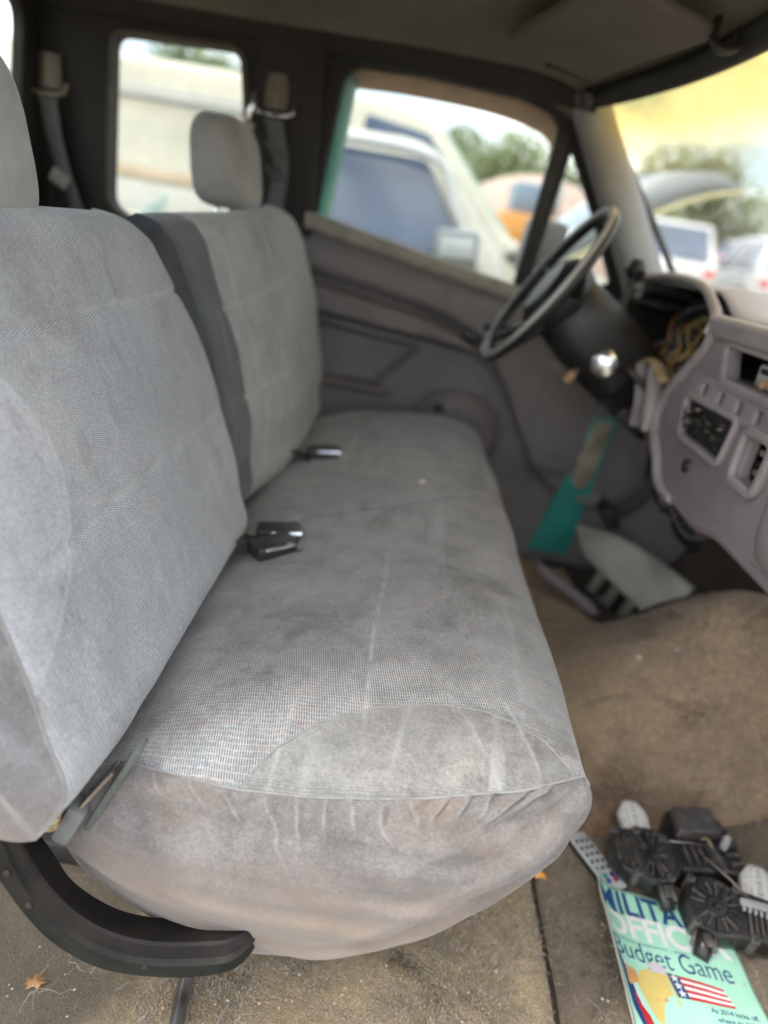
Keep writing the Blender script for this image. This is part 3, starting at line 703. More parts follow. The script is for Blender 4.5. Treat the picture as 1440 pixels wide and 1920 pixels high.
# piping along the near top seam and along the lens seam
ti = [j for j in range(NTt) if is_top[j] and near_ring[j][2] > .352]
pj = sorted(ti, key=lambda j: near_ring[j][0])
tube('seam_piping', [near_ring[j] + np.array((0, -.0005, -.001)) for j in pj], .0014, m_piping, cush, 6)
def on_cushion(x, y):
    j = min((abs(loop[k][0] - x), k) for k in range(NTt) if is_top[k])[1]
    i = int(np.argmin(np.abs(CUSH[:, j, 1] - y))); return CUSH[i, j]
ls = []
for x in np.linspace(.130, .452, 60):
    y = float(lensY(x)); p = on_cushion(x, y); ls.append((p[0], p[1], p[2] - .0002))
ls = smooth_path(ls[::2], 90)
tube('seam_piping', ls, .0012, m_piping, cush, 6)

# ---- backrests
def backrest(name, dx, front, top_z, y_near, y_far, lens, m, mend, end_cut=None, ztilt=0.0, stitches=(.744, .570), near_bulge=.03, recess=0.0):
    n = 300
    lp = [(-.085, .342), (-.045, .340), (-.014, .366), (.008, .410)]
    for z in (.46, .53, .60, .67, .74, .79): lp.append((front(z), z))
    tx = front(top_z - .03)
    lp += [(tx - .004, top_z - .018), (tx - .025, top_z), (tx - .06, top_z + .004), (tx - .095, top_z - .01), (tx - .105, top_z - .05), (-.24, .68), (-.16, .50), (-.115, .38)]
    lp = lp[-3:] + lp[:-3]
    lp = smooth_path([(a + dx, b) for a, b in lp], n, True)
    ac = np.concatenate([[0], np.cumsum(np.linalg.norm(np.diff(lp, axis=0), axis=1))])
    nvv = 200; V_ = np.concatenate([np.linspace(0, .16, 60, endpoint=False), np.linspace(.16, .88, nvv - 95, endpoint=False), np.linspace(.88, 1, 35)])
    lx, lz = lp[:, 0], lp[:, 1]; fr_ = np.array([front(min(max(z, .36), .86)) for z in lz])
    fw = ss(-.075, -.03, lx - fr_ - dx); yn = y_near(lz) + .018 * (1 - fw); yf = y_far(lz) - .012 * (1 - fw)
    y = yn[None] + (yf - yn)[None] * V_[:, None]; dn, df = y - yn[None], yf[None] - y; x = np.broadcast_to(lx, y.shape); z = np.broadcast_to(lz, y.shape)
    dep = (.010 * (1 - ss(0, .12, dn)) + .008 * np.exp(-dn / .010) + .012 * (1 - ss(0, .06, df)) + .022 * np.exp(-df / .014)) * fw + recess * (1 - ss(-.1, .28, y))
    fm = (fw > .5)[None] * ss(.37, .40, z) * (1 - ss(top_z - .03, top_z - .01, z)); a = .0022 * nv(y * 7, z * 7, 5) + .001 * nv(y * 25, z * 20, 2) + .0028 * np.sin((z - stitches[1]) / (stitches[0] - stitches[1]) * np.pi) ** 2
    W = np.zeros(y.shape)
    for zs in stitches:
        zl = z - zs - ztilt * (y - .3)
        a = a - .0042 * np.exp(-(zl / .005) ** 2) * ss(.02, .06, df) * ss(.03, .08, dn); W = W + .9 * np.exp(-((zl - .003) / .0035) ** 2) * ss(.03, .06, df) * ss(.06, .2, dn) * np.clip(.6 + .6 * nv(y * 30, z * 30), 0, 1)
    if recess: W = W + .6 * np.exp(-((y - (.03 + .05 * (.86 - z) / .5)) / .003) ** 2); a = a - .005 * np.exp(-((y - (.03 + .05 * (.86 - z) / .5)) / .007) ** 2)
    if not recess: W = W + .55 * np.exp(-(lens(y, z) / .0022) ** 2)
    W = W * fm
    B = np.stack([x - dep + a * fm, y, z + ztilt * (y - .3) * ss(.5, .85, z)], -1); U = np.stack([y, np.broadcast_to(ac, y.shape)], -1); S = lens(y, z)
    o = gridobj(name, B, m, seat, cv=True, flip=True, uv=U, attrs={'seam': S, 'wear': W})
    for k, (rg, sg) in enumerate(((B[0], -1), (B[-1], 1))):
        cen = rg.mean(0); nk = 26; Q = []
        for r_ in range(nk):
            q = r_ / (nk - 1); f = 1 - (1 - q) ** 2.6
            Q.append([(p[0] + (cen[0] - p[0]) * q, p[1] + sg * near_bulge * f * (1 - .3 * k), p[2] + (cen[2] - p[2]) * q) for p in rg])
        Q = np.array(Q)
        gridobj('end_panel', Q, mend[k], o, cv=True, flip=(k == 1), uv=np.stack([Q[..., 0] * 1, Q[..., 2]], -1), attrs={'seam': -np.ones(Q.shape[:2]), 'wear': np.zeros(Q.shape[:2])})
        fr = [p for p, (x, z) in zip(rg, lp) if x > front(min(max(z, .36), .86)) + dx - .034 and z < top_z - .0]
        if k == 0 and not recess: tube('seam_piping', sorted([tuple(p) for p in fr], key=lambda p: p[2]), .0015, m_piping, o, 6)
    return o
pf = lambda z: .02 - .445 * (z - .38)
bp = backrest('backrest', 0.0, pf, .838,
         smi((.33, .42, .50, .60, .75, .82, .86), (-.800, -.787, -.768, -.757, -.748, -.74, -.73), .12),
         smi((.33, .437, .497, .60, .684, .764, .82, .840, .86), (-.15, -.132, -.092, -.056, -.060, -.090, -.140, -.175, -.195), .045),
         lambda y, z: np.where(z > .375, y - (-.622 - .135 * (np.abs(z - .645) / .15) ** 1.9), -1.0), m_back, (m_bend, m_bend))
bp['label'] = 'near backrest half with plain inset at its end'
df_ = lambda z: np.interp(z, (.33, .39, .53, .69, .79, .885, .95), (.005, .004, -.005, -.045, -.083, -.128, -.16)) * 1.0
bd = backrest('backrest', .012, df_, .868,
         smi((.33, .44, .60, .75, .83, .86, .88), (-.10, -.10, -.10, -.10, -.12, -.13, -.13)),
         smi((.33, .40, .60, .70, .79, .85, .875), (.66, .70, .705, .70, .69, .65, .58)),
         lambda y, z: y - (-.030 + .03 * ((.86 - z) / .5)), m_back2, (m_gus, m_back), ztilt=.065, stitches=(.752, .595), recess=.050)
bd['label'] = 'far backrest half with dark side gusset'

# ---- headrests
def headrest(cx, cy, cz, sx, sy, sz, lean, label=None):
    P = []
    for a in np.linspace(-math.pi / 2, math.pi / 2, 40):
        row = []
        for b in np.linspace(0, 2 * math.pi, 64, endpoint=False):
            e1, e2 = .44, .50
            c = lambda w, e: math.copysign(abs(math.cos(w)) ** e, math.cos(w)); s = lambda w, e: math.copysign(abs(math.sin(w)) ** e, math.sin(w))
            x, y, z = sx * c(a, e1) * c(b, e2), sy * c(a, e1) * s(b, e2), sz * s(a, e1)
            k = 1 - .14 * max(0, z / sz) ** 2; y *= k; x *= 1 - .18 * max(0, z / sz) ** 2
            x += -lean * z + .002 * nz(y * 20, z * 20, cx)
            row.append((cx + x, cy + y, cz + z))
        P.append(row)
    h = gridobj('headrest', P, m_head, seat, cv=True, flip=True)
    if label: h['label'] = label
    for s in (-.06, .06): tube('post', [(cx, cy + s, cz - sz - .05), (cx, cy + s, cz - sz + .03)], .006, m_chrome, h, 10)
    return h
headrest(-.215, .385, .955, .060, .112, .086, .14)
headrest(-.275, -.535, .908, .062, .150, .100, .18)
rbox('blue_tag', (.012, .03, .006), (-.165, .48, .890), mat('blue_cloth', (.06, .12, .28), .9), bd, .002)

# ---- black plastic hinge cover at the near corner
hti = smooth_path([(-.150, .43), (-.118, .365), (-.086, .305), (-.058, .261), (-.035, .221), (.004, .194), (.044, .187), (.092, .194), (.140, .207)], 70)
hbv = smooth_path([(-.140, .46), (-.105, .392), (-.076, .333), (-.061, .290), (-.041, .253), (-.013, .222), (.018, .205), (.055, .200), (.099, .208), (.145, .222)], 70)
hrg = smooth_path([(-.150, .45), (-.112, .380), (-.082, .318), (-.066, .275), (-.044, .234), (-.012, .201), (.022, .185), (.060, .182), (.103, .191), (.148, .206)], 70)
hbt = smooth_path([(-.185, .40), (-.135, .315), (-.091, .240), (-.064, .197), (-.034, .165), (.005, .146), (.046, .144), (.102, .154), (.155, .180)], 70)
P = []
for i in range(70):
    a, b, c, d = (np.array(q_[i]) for q_ in (hti, hbv, hrg, hbt)); q = i / 69
    e = max(0, (q - .94) / .06); cm = (a + b + c + d) / 4
    def pt(v, y): v = cm + (v - cm) * (1 - .42 * e ** 2); return (v[0] + .012 * e, y + .028 * e ** 2, v[1])
    li = lambda u, v, t_: u + (v - u) * t_
    P.append([pt(li(a, d, .25), -.712), pt(li(a, d, .02), -.715), pt(a, -.722), pt(li(a, b, .8), -.745), pt(b, -.7505), pt(li(b, c, .12), -.7535), pt(li(b, c, .80), -.7575), pt(li(b, c, .93), -.7605), pt(c, -.7625), pt(li(c, d, .10), -.7605), pt(li(c, d, .18), -.7575), pt(li(c, d, .75), -.7545), pt(d, -.744), pt(li(d, a, .02), -.722)])
m_dsteel = mat('dark_screw', (.05, .042, .036), .6, metal=.6, vs=60)
hc = gridobj('hinge_cover', P, mat('hinge_black', (.009, .0085, .0085), .52, col2=(.020, .017, .015), vs=18, bs=900, bump=.5, bd=.0008, spec=.16), seat, cv=True, capends=True, sharp=30)
hc['label'] = 'scuffed black plastic hinge cover curving under the near corner'
for x, z in ((.056, .172), (-.078, .270), (-.058, .232)):
    lathe('screw', [(.0001, .002), (.0025, .0022), (.0036, .0015), (.0040, 0)], frame4((x, -.757, z), (1, 0, 0), (0, 0, 1)), m_dsteel, hc, 14)
# metal latch strips, foam and floor leg in the gap
rbox('latch_strip', (.007, .022, .115), (.004, -.712, .352), mat('green_grey_plastic', (.085, .10, .095), .35, vs=40), seat, .002, rot=(0, .42, 0))
rbox('latch_strip', (.004, .02, .09), (-.018, -.715, .338), m_steel, seat, .001, rot=(0, .55, 0))
rbox('latch_plate', (.03, .02, .012), (-.02, -.705, .305), m_rust, seat, .003, rot=(0, -.4, 0))
rbox('foam_scrap', (.034, .028, .016), (-.055, -.735, .322), mat('old_foam', (.52, .42, .22), .95, vs=40, bs=200, bump=.8, bd=.003), seat, .008, rot=(.1, .1, .3), cuts=3)
rbox('frame_plate', (.02, .03, .05), (-.035, -.715, .305), mat('grey_bracket', (.16, .17, .17), .5), seat, .006, rot=(0, .4, 0))
tube('floor_leg', [(.085, -.74, .016), (.081, -.70, .018), (.078, -.655, .022), (.09, -.56, .06), (.10, -.45, .12)], .0085, m_steel, seat, 12, smoothn=24)
rbox('seat_track_shade', (.50, .05, .035), (.06, -.50, .025), m_blackp, seat, .006)  # dark track added to deepen the shade under the seat
rbox('seat_frame', (.26, 1.10, .07), (.19, .03, .135), m_blackp, seat, .01)
for sx in (.10, .28):
    for sy in (-.38, .50): rbox('seat_leg', (.05, .04, .10), (sx, sy, .055), m_steel, seat, .006)

# ------------------------------------------------------------------ belt buckles lying in the seat crease
def buckle(name, loc, ang, label, two):
    b = empty(name, loc); tag(b, label, 'belt buckle', 'belt buckles in the seat crease')
    x, y, z = loc; c, s = math.cos(ang), math.sin(ang)
    w = lambda a, o, h: (x + a * c - o * s, y + a * s + o * c, z + h)
    P = [[w(a, o * .032, .006 * math.sin(q * 6 + o) + .022 * (1 - q)) for o in (-1, -.3, .3, 1)] for k, (q, a) in enumerate(zip(np.linspace(0, 1, 12), np.linspace(-.07, .02, 12)))]
    solid(gridobj('webbing', P, mat('black_webbing', (.025, .024, .025), .8, vs=40, bs=900, bump=.4), b), .003)
    for k in range(2 if two else 1):
        o = (.020 - .052 * k) if two else 0; a0 = .050 - .012 * k; rz = ang + (-.12 if k == 0 else .45)
        rbox('buckle_body', (.070, .042, .022), w(a0 - .02, o, .016), m_blackp, b, .005, rot=(0, -.1, rz))
        rbox('chrome_rim', (.052, .003, .005), w(a0 - .010, o - .022, .024), m_chrome, b, .003, rot=(0, -.1, rz))
        rbox('release_button', (.010, .024, .012), w(a0 + .016, o, .018), m_steel, b, .003, rot=(0, -.1, rz))
buckle('belt_buckle', (.036, -.222, .392), .25, 'pair of black belt buckles with chrome edges, nearer in the crease', True)
buckle('belt_buckle', (.048, .235, .400), .22, 'single belt buckle with pale chrome edge, farther along the crease', False)
# ------------------------------------------------------------------ dashboard
m_dash = mat('dash_mauve_grey', (.27, .235, .242), .62, col2=(.21, .182, .186), vs=6, bs=650, bump=.35, spec=.35)
m_dash_top = mat('dash_top_grey', (.40, .385, .405), .6, col2=(.33, .32, .335), vs=5, bs=650, bump=.35, spec=.35)
m_dash_rim = mat('dash_bezel_grey', (.315, .28, .282), .5, col2=(.245, .216, .216), vs=9, bs=500, bump=.2, spec=.4)
m_cavity = mat('dark_cavity', (.012, .011, .0105), .9, col2=(.025, .021, .018), vs=18, bump=.3)
m_tan = mat('tan_bracket', (.33, .26, .15), .6, col2=(.22, .16, .09), vs=22, bump=.2)
dash = empty('dashboard', (.85, .0, .53))
tag(dash, 'stripped mauve-grey dashboard with empty gauge opening and missing radio', 'dashboard')
def dash_x(z): return .745 - .035 * (.86 - z)
# top pad
P = []
for y in np.linspace(-.86, .70, 70):
    hood = float(ss(.02, .12, y) * (1 - ss(.56, .64, y)))
    e = .757 + .012 * (1 - hood); zt = .846 + .036 * hood
    xb = 1.19 - .24 * (abs(y) / .74) ** 2.2
    P.append([(e + .004, y, zt - .030 + .022 * hood), (e - .004, y, zt - .020 + .013 * hood), (e - .004, y, zt - .010 + .005 * hood), (e + .006, y, zt), (e + .03, y, zt + .008), (e + .08, y, zt + .010 - .004 * hood), (e + .16, y, zt + .004 - .020 * hood), (.5 * (e + .16 + xb), y, .838), (xb, y, .822)])
tp = gridobj('dash_top', P, m_dash_top, dash, flip=True); solid(tp, .008)
# face with radio slot, switch row, heater and ash-tray openings
fx = lambda a, b, h: (dash_x(b) + h + .03 * max(0, abs(a + .25) - .35), a, b)
radio = rounded([(-.045, .798), (-.34, .798), (-.34, .752), (-.075, .752)], .012)
hv = rounded([(.038, .696), (-.160, .698), (-.150, .634), (.014, .636)], .008)
ash = rounded([(-.212, .692), (-.284, .693), (-.280, .630), (-.214, .632)], .010)
holes_row = [rounded([(y, .727), (y - .022, .727), (y - .022, .712), (y, .712)], .004) for y in (.0, -.07, -.14, -.205)]
face_out = rounded([(.062, .835), (.045, .770, .03), (.09, .735, .03), (.140, .690, .03), (.158, .648, .04), (.140, .605, .03), (.085, .572), (.03, .528, .03), (-.12, .520), (-.20, .540), (-.86, .535), (-.86, .835)], .02, 6)
face = panel('dash_face', face_out, [radio, hv, ash] + holes_row, .02, fx, m_dash, dash, .004)
ring('radio_bezel', radio, .016, .012, lambda a, b, h: (dash_x(b) - .013 + h, a, b), m_dash_rim, face, .004)
ring('heater_bezel', hv, .012, .012, lambda a, b, h: (dash_x(b) - .013 + h, a, b), m_dash_rim, face, .004)
ring('ashtray_bezel', ash, .016, .014, lambda a, b, h: (dash_x(b) - .014 + h, a, b), m_dash_rim, face, .005)
panel('brow', rounded([(.05, .842, .03), (-.50, .842), (-.50, .806), (.02, .806, .02)], .02), [], .03, lambda a, b, h: (dash_x(b) - .014 + h, a, b), m_dash_rim, face, .010)
panel('switch_strip', rounded([(.050, .742), (-.50, .742), (-.50, .700), (.058, .700)], .006), [rounded([(y - .003, .730), (y - .025, .730), (y - .025, .710), (y - .003, .710)], .003) for y in (.0, -.07, -.14, -.205)], .008, lambda a, b, h: (dash_x(b) - .0105 + h, a, b), m_dash_rim, face, .002)
rbox('radio_cavity', (.012, .40, .10), (.85, -.17, .775), m_cavity, face, .003)
rbox('cavity_ceiling', (.11, .36, .006), (.79, -.19, .803), m_cavity, face, 0)
rbox('cavity_floor', (.11, .36, .006), (.79, -.19, .746), m_dash, face, 0)
rbox('radio_bracket', (.05, .17, .035), (.776, -.205, .770), mat('radio_frame', (.48, .46, .42), .4, vs=20), face, .004)
rbox('radio_bracket_slot', (.006, .14, .008), (.750, -.205, .778), m_cavity, face, .002)
tube('radio_plug', [(.754, -.16, .760), (.740, -.16, .760)], .007, m_rust, face, 10)
# heater control plate with knobs' shafts and broken lugs
hb = rbox('heater_plate', (.012, .196, .062), (.7365, -.062, .666), m_cavity, face, .003)
rnd = random.Random(5)
for k in range(26):
    rbox('heater_lug', (.012, rnd.uniform(.005, .016), rnd.uniform(.004, .012)), (.729 - rnd.random() * .008, rnd.uniform(-.135, .02), rnd.uniform(.648, .688)), m_blackp if rnd.random() < .75 else m_steel, hb, .0015, rot=(rnd.uniform(-.5, .5), 0, 0))
hb['kind'] = 'thing'; del hb['kind']
ab = rbox('ashtray_box', (.006, .10, .085), (.80, -.248, .66), m_cavity, face, 0)
for z, mm in ((.672, m_seal), (.655, m_blackp), (.642, m_tan)): rbox('ashtray_rail', (.02, .066, .009), (.757, -.248, z), mm, ab, .002)
# glove-box bulge at the right and lower roll of the dash
P = []
for y in np.linspace(-.86, -.345, 30):
    q = min(1, (-.345 - y) / .06); r_ = math.sqrt(max(0, 1 - (1 - q) ** 2))
    P.append([(dash_x(z) - .006 - .030 * r_ * math.sin(math.pi * t_) ** .5 - .012 * r_, y, z) for t_, z in zip(np.linspace(0, 1, 16), np.linspace(.715, .555, 16))])
gridobj('glove_door', P, m_dash, dash, flip=False)
P = []
for y in np.linspace(-.86, .135, 50):
    zb = float(np.interp(y, (-.86, -.20, -.12, .03, .085, .135), (.535, .540, .523, .530, .570, .600)))
    P.append([(dash_x(zb) + .006 * 0, y, zb + .012), (dash_x(zb) - .012, y, zb), (dash_x(zb) + .004, y, zb - .018), (dash_x(zb) + .06, y, zb - .030), (dash_x(zb) + .20, y, zb - .025)])
gridobj('lower_roll', P, m_dash, dash, flip=True)
tube('cigar_lighter', [(dash_x(.585) - .014, -.045, .592), (dash_x(.585) + .01, -.045, .592)], .012, m_blackp, dash, 12)
# gauge opening: broad rim swept round, deep dark box behind
rim = smooth_path([(.748, .60, .868), (.744, .54, .881), (.742, .473, .884), (.742, .335, .890), (.742, .178, .882), (.738, .092, .855), (.736, .050, .826), (.733, .048, .783), (.731, .088, .740), (.729, .134, .693), (.727, .158, .648), (.725, .142, .608), (.723, .088, .572), (.722, .036, .532), (.726, -.03, .522)], 90)
tube('gauge_rim', rim, [.008, .009, .009, .010, .011, .012, .012, .011, .009], m_dash_rim, dash, 12)
P = [[p + np.array((.008, (.0 - (p[1] - .33)) * .03, (.77 - p[2]) * .03)), p + np.array((.07, 0, 0)), p + np.array((.16, 0, -.02))] for p in rim[:58]]
gridobj('gauge_box', P, m_cavity, dash)
rbox('gauge_back', (.01, .74, .36), (.93, .33, .70), m_cavity, dash, .003)
rbox('gauge_side', (.20, .01, .30), (.85, .66, .70), m_cavity, dash, .003)
rbox('gauge_roof', (.20, .28, .01), (.86, .57, .825), m_cavity, dash, .003)
bkt = rbox('gauge_bracket', (.05, .10, .09), (.86, .42, .80), m_cavity, dash, .012, rot=(.3, .2, .4))
rbox('gauge_bracket', (.06, .18, .05), (.84, .30, .71), m_tan, dash, .012, rot=(.4, .1, .2))
tube('gauge_duct', [(.86, .20, .80), (.84, .26, .74), (.85, .34, .70), (.87, .42, .70)], .035, m_cavity, dash, 14, smoothn=20)
for y, z in ((.085, .812), (.075, .775), (.13, .732), (.20, .70)): rbox('clip', (.03, .018, .022), (.752, y, z), m_white_label if z > .76 else m_seal, dash, .004, rot=(.3, .2, .1))
wcols = [(.40, .24, .08), (.38, .06, .05), (.36, .28, .11), (.05, .05, .05), (.36, .17, .06), (.06, .09, .07), (.30, .26, .2), (.06, .06, .07)]
wm = [mat('wire_colour_%s' % 'abcdefgh'[i], c, .45, vs=20, bump=0) for i, c in enumerate(wcols)]
rnd = random.Random(11)
for k in range(22):
    y, z = .40 + rnd.uniform(-.10, .08), .79 + rnd.uniform(-.06, .03)
    p = [(.90, y + rnd.uniform(-.1, .1), z + .05)]
    for s in range(4): p.append((.83 - .02 * s + rnd.uniform(-.02, .02), y + rnd.uniform(-.05, .05) - .02 * s, z - .028 * s + rnd.uniform(-.02, .02)))
    tube('wire', p, rnd.uniform(.002, .0038), rnd.choice(wm), dash, 6, smoothn=18)
# broken trim frames and loose harness left of the centre stack
tube('broken_frame', [(.72, .335, .690), (.715, .300, .712), (.715, .265, .690), (.72, .245, .640), (.725, .25, .590)], .019, m_dash_rim, dash, 10, smoothn=24, flat=.6)
tube('broken_frame', [(.72, .215, .720), (.715, .190, .690), (.715, .165, .640), (.72, .16, .600)], .017, m_dash_rim, dash, 10, smoothn=24, flat=.6)
tube('broken_frame', [(.72, .325, .700), (.72, .25, .722), (.72, .16, .700)], .015, m_tan, dash, 10, smoothn=24, flat=.6)
rbox('frame_web', (.01, .08, .10), (.745, .205, .640), m_trim_grey, dash, .004, rot=(.3, 0, .2))
for k in range(16):
    y = rnd.uniform(.10, .34)
    tube('wire', [(.78, y, .66), (.76 + rnd.uniform(-.02, .03), y - .02, .59), (.76 + rnd.uniform(-.03, .05), y - .05 + rnd.uniform(-.06, .06), .52 + rnd.uniform(-.03, .02)), (.82, y - .10, .46 + rnd.uniform(-.04, .04)), (.92, y - .12, .50)], rnd.uniform(.0025, .005), rnd.choice([wm[3], wm[6], wm[7], m_rubber, m_rubber]), dash, 6, smoothn=20)
tube('harness', [(.74, .18, .585), (.735, .13, .560), (.745, .075, .535), (.80, .04, .52)], .008, mat('cream_loom', (.5, .38, .24), .6, vs=30), dash, 8, smoothn=20)
for k in range(7): rbox('under_dash_box', (rnd.uniform(.05, .12), rnd.uniform(.06, .14), rnd.uniform(.05, .12)), (rnd.uniform(.88, 1.1), .10 + k * .09, rnd.uniform(.46, .62)), rnd.choice([m_cavity, m_blackp, m_trim_dark]), dash, .008, rot=(rnd.uniform(-.3, .3), rnd.uniform(-.3, .3), 0))
# pedals
ped = empty('brake_pedal', (1.02, .42, .08)); tag(ped, 'black brake pedal arm with pad in the dark driver footwell', 'pedal')
tube('arm', [(1.06, .52, .58), (1.08, .52, .42), (1.06, .53, .32), (1.04, .53, .285)], .012, m_blackp, ped, 8, smoothn=16)
rbox('pad', (.03, .11, .065), (1.03, .53, .27), m_rubber, ped, .01, rot=(0, -.6, 0))
pb = empty('parking_pedal', (.95, .70, .2)); tag(pb, 'black parking brake pedal beside the teal pillar', 'pedal')
tube('arm', [(1.0, .70, .52), (.98, .69, .36), (.93, .69, .27), (.885, .69, .245)], .016, m_blackp, pb, 8, smoothn=16)
rbox('pad', (.04, .085, .07), (.875, .69, .235), m_rubber, pb, .012, rot=(0, -.6, 0))

# ------------------------------------------------------------------ steering column and wheel
m_black_gloss = mat('wheel_black', (.011, .011, .012), .42, col2=(.02, .019, .019), vs=9, bs=500, bump=.15, spec=.35)
m_rimgrey = mat('wheel_lit_grey', (.34, .33, .31), .45, col2=(.22, .21, .195), vs=12, bs=300, bump=.15)  # pale grey paints the lit front edge of the black rim
col = empty('steering_column', (.70, .36, .66)); tag(col, 'black steering column with thin-rimmed wheel, chrome lock and shift lever', 'steering column')
W0 = Vector((.490, .36, .827)); ax = Vector((.866, 0, -.5)); wu = Vector((.5, 0, .866)); wv = Vector((0, 1, 0))
def wp(a, r, d=0.0): return tuple(W0 + wu * (math.cos(a) * r) + wv * (math.sin(a) * r) + ax * d)
wheel = tube('wheel_rim', [wp(a, .186) for a in np.linspace(0, 2 * math.pi, 96, endpoint=False)], .0118, m_black_gloss, col, 14, closed=True)
tube('rim_face', [wp(a, .190, -.0075) for a in np.linspace(0, 2 * math.pi, 96, endpoint=False)], .0066, m_rimgrey, wheel, 12, closed=True)
for a in (.5 * math.pi - .25, 1.5 * math.pi + .25, math.pi - .55, math.pi + .55):
    tube('spoke', [wp(a, .06, .045), wp(a, .11, .03), wp(a, .18, .004)], [.020, .016, .011], m_black_gloss, wheel, 10, smoothn=10, flat=.6)
hubM = frame4(tuple(W0), tuple(wv), tuple(wu))
sg = -1 if (hubM.to_3x3() @ Vector((0, 0, 1))).dot(ax) < 0 else 1
lathe('hub', [(.001, -.010 * sg), (.060, -.008 * sg), (.084, .010 * sg), (.086, .045 * sg), (.075, .07 * sg), (.06, .09 * sg)], hubM, m_black_gloss, wheel, 32)
shroud = []
for d, r_, zz in ((.045, .062, 0), (.06, .074, -.006), (.12, .080, -.014), (.19, .082, -.022), (.235, .080, -.026), (.25, .068, -.024), (.33, .058, -.016), (.42, .045, 0)):
    c = W0 + ax * d + Vector((0, 0, zz)); shroud.append([tuple(c + wu * r_ * math.copysign(abs(math.cos(a)) ** .7, math.cos(a)) * 1.05 + wv * r_ * math.copysign(abs(math.sin(a)) ** .7, math.sin(a))) for a in np.linspace(0, 2 * math.pi, 36, endpoint=False)])
sh = gridobj('column_cover', shroud, m_black_gloss, col, cv=True, capends=True, sharp=35)
lathe('lock_cylinder', [(.024, -.03), (.026, .0), (.029, .004), (.030, .012), (.026, .019), (.016, .023), (.001, .0245)], frame4((.632, .282, .700), (.9, -.25, .3), (-.3, .15, .9)), m_chrome, sh, 28)
tube('shift_lever', [(.66, .36, .80), (.668, .385, .83), (.678, .41, .865), (.682, .418, .905)], [.008, .008, .009, .012], m_black_gloss, col, 10, smoothn=16)
tube('lever_knob', [(.680, .415, .872), (.682, .418, .890), (.684, .42, .912)], [.015, .024, .013], m_black_gloss, col, 12, smoothn=12)
tube('lever_boot', [(.655, .37, .79), (.665, .45, .80), (.70, .55, .80)], .012, mat('grey_stalk', (.30, .28, .27), .5), col, 10, smoothn=12)
tube('signal_lever', [(.56, .41, .775), (.50, .50, .73), (.41, .60, .70)], [.008, .007, .011], m_blackp, col, 8, smoothn=12)
tube('lock_wire', [(.60, .33, .70), (.585, .32, .668), (.575, .33, .645)], .011, m_rust, col, 8, smoothn=10)
rbox('connector', (.025, .03, .022), (.592, .315, .680), m_seal, col, .004, rot=(.2, .4, .3))
tube('column_tube', [tuple(W0 + ax * .38), tuple(W0 + ax * .80)], .028, m_blackp, col, 12)
rbox('relay_box', (.10, .13, .09), (.76, .40, .60), m_blackp, col, .012, rot=(.1, .5, .1))
rbox('knee_plate', (.16, .26, .012), (.735, .345, .655), m_blackp, col, .004, rot=(0, .62, 0))

# ------------------------------------------------------------------ loose trim on the driver floor
m_olive = mat('olive_grey_plastic', (.46, .45, .385), .42, col2=(.38, .37, .315), vs=10, bs=500, bump=.2)
lt = empty('kick_trim', (1.0, .52, .05)); tag(lt, 'loose olive-grey kick trim panel leaning in the driver footwell', 'trim panel')
pa = smooth_path([(.803, .72, .176), (.907, .62, .192), (.994, .54, .174), (1.075, .47, .144)], 40); pb_ = smooth_path([(.820, .62, .120), (.867, .52, .111), (.926, .44, .084), (.988, .385, .055)], 40)
P = [[tuple(a + (b - a) * q + np.array((-.006, -.004, .004)) * math.sin(math.pi * q) * (1 + .6 * math.sin(i_ * .35))) for q in np.linspace(0, 1, 12)] for i_, (a, b) in enumerate(zip(pa, pb_))]
solid(gridobj('panel', P, m_olive, lt), .005, 1)
tube('panel_edge', [tuple(p) for p in pa], .005, m_olive, lt, 6)
for q in (8, 15, 22): rbox('rib', (.006, .03, .07), tuple(pb_[q] + np.array((.0, -.02, -.03))), m_seal, lt, .002, rot=(.2, .2, .5))
rbox('clip', (.03, .03, .03), (.86, .50, .045), m_steel, lt, .006, rot=(.3, .4, 0))
lt2 = empty('sill_trim', (.76, .55, .02)); tag(lt2, 'pale lilac-grey sill trim strip lying behind the seat front edge', 'trim strip')
P = [[(.690 + .14 * q + .01 * r_, .70 - .20 * q - .09 * r_, .055 + .02 * math.sin(math.pi * r_) - .025 * q) for r_ in np.linspace(0, 1, 8)] for q in np.linspace(0, 1, 14)]
solid(gridobj('strip', P, m_dash_rim, lt2), .004, 1)
tube('strip_edge', [(.690 + .145 * q, .705 - .20 * q, .062 - .025 * q) for q in np.linspace(0, 1, 8)], .006, m_pillar, lt2, 6)

# ------------------------------------------------------------------ clutter on the near floor: remote, actuators, magazine
def local(o, right, up=(0, 0, 1)):
    r_ = Vector(right).normalized(); u = Vector(up).normalized(); f = u.cross(r_).normalized(); u = r_.cross(f)
    return lambda a, b, c=0.0: tuple(Vector(o) + r_ * a + f * b + u * c)
rc = empty('remote_control', (.645, -.37, .005)); tag(rc, 'slim grey remote control with black keys, half under the actuators', 'remote')
L1 = local((.646, -.368, .010), (.42, -.90, 0), (.05, 0, 1))
def plate(name, lf, outer, thick, z0, m, parent, bev=.001, holes=()): return panel(name, outer, holes, thick, lambda a, b, h: lf(a, b, z0 + h), m, parent, bev)
rr_ = lambda w, h, r_: rounded([(-w / 2, -h / 2), (w / 2, -h / 2), (w / 2, h / 2), (-w / 2, h / 2)], r_, 5)
plate('body', L1, rr_(.125, .042, .008), .009, .0, m_blackp, rc, .003)
plate('face', L1, rr_(.119, .037, .007), .003, .0045, mat('remote_grey', (.58, .60, .62), .4, vs=30, bump=.05), rc, .001)
for r_ in range(5):
    for c in range(3): plate('key', L1, [(x - .034 + r_ * .0135, y + (c - 1) * .0105) for x, y in rr_(.0050, .0045, .001)], .002, .0068, m_rubber, rc, .0004)
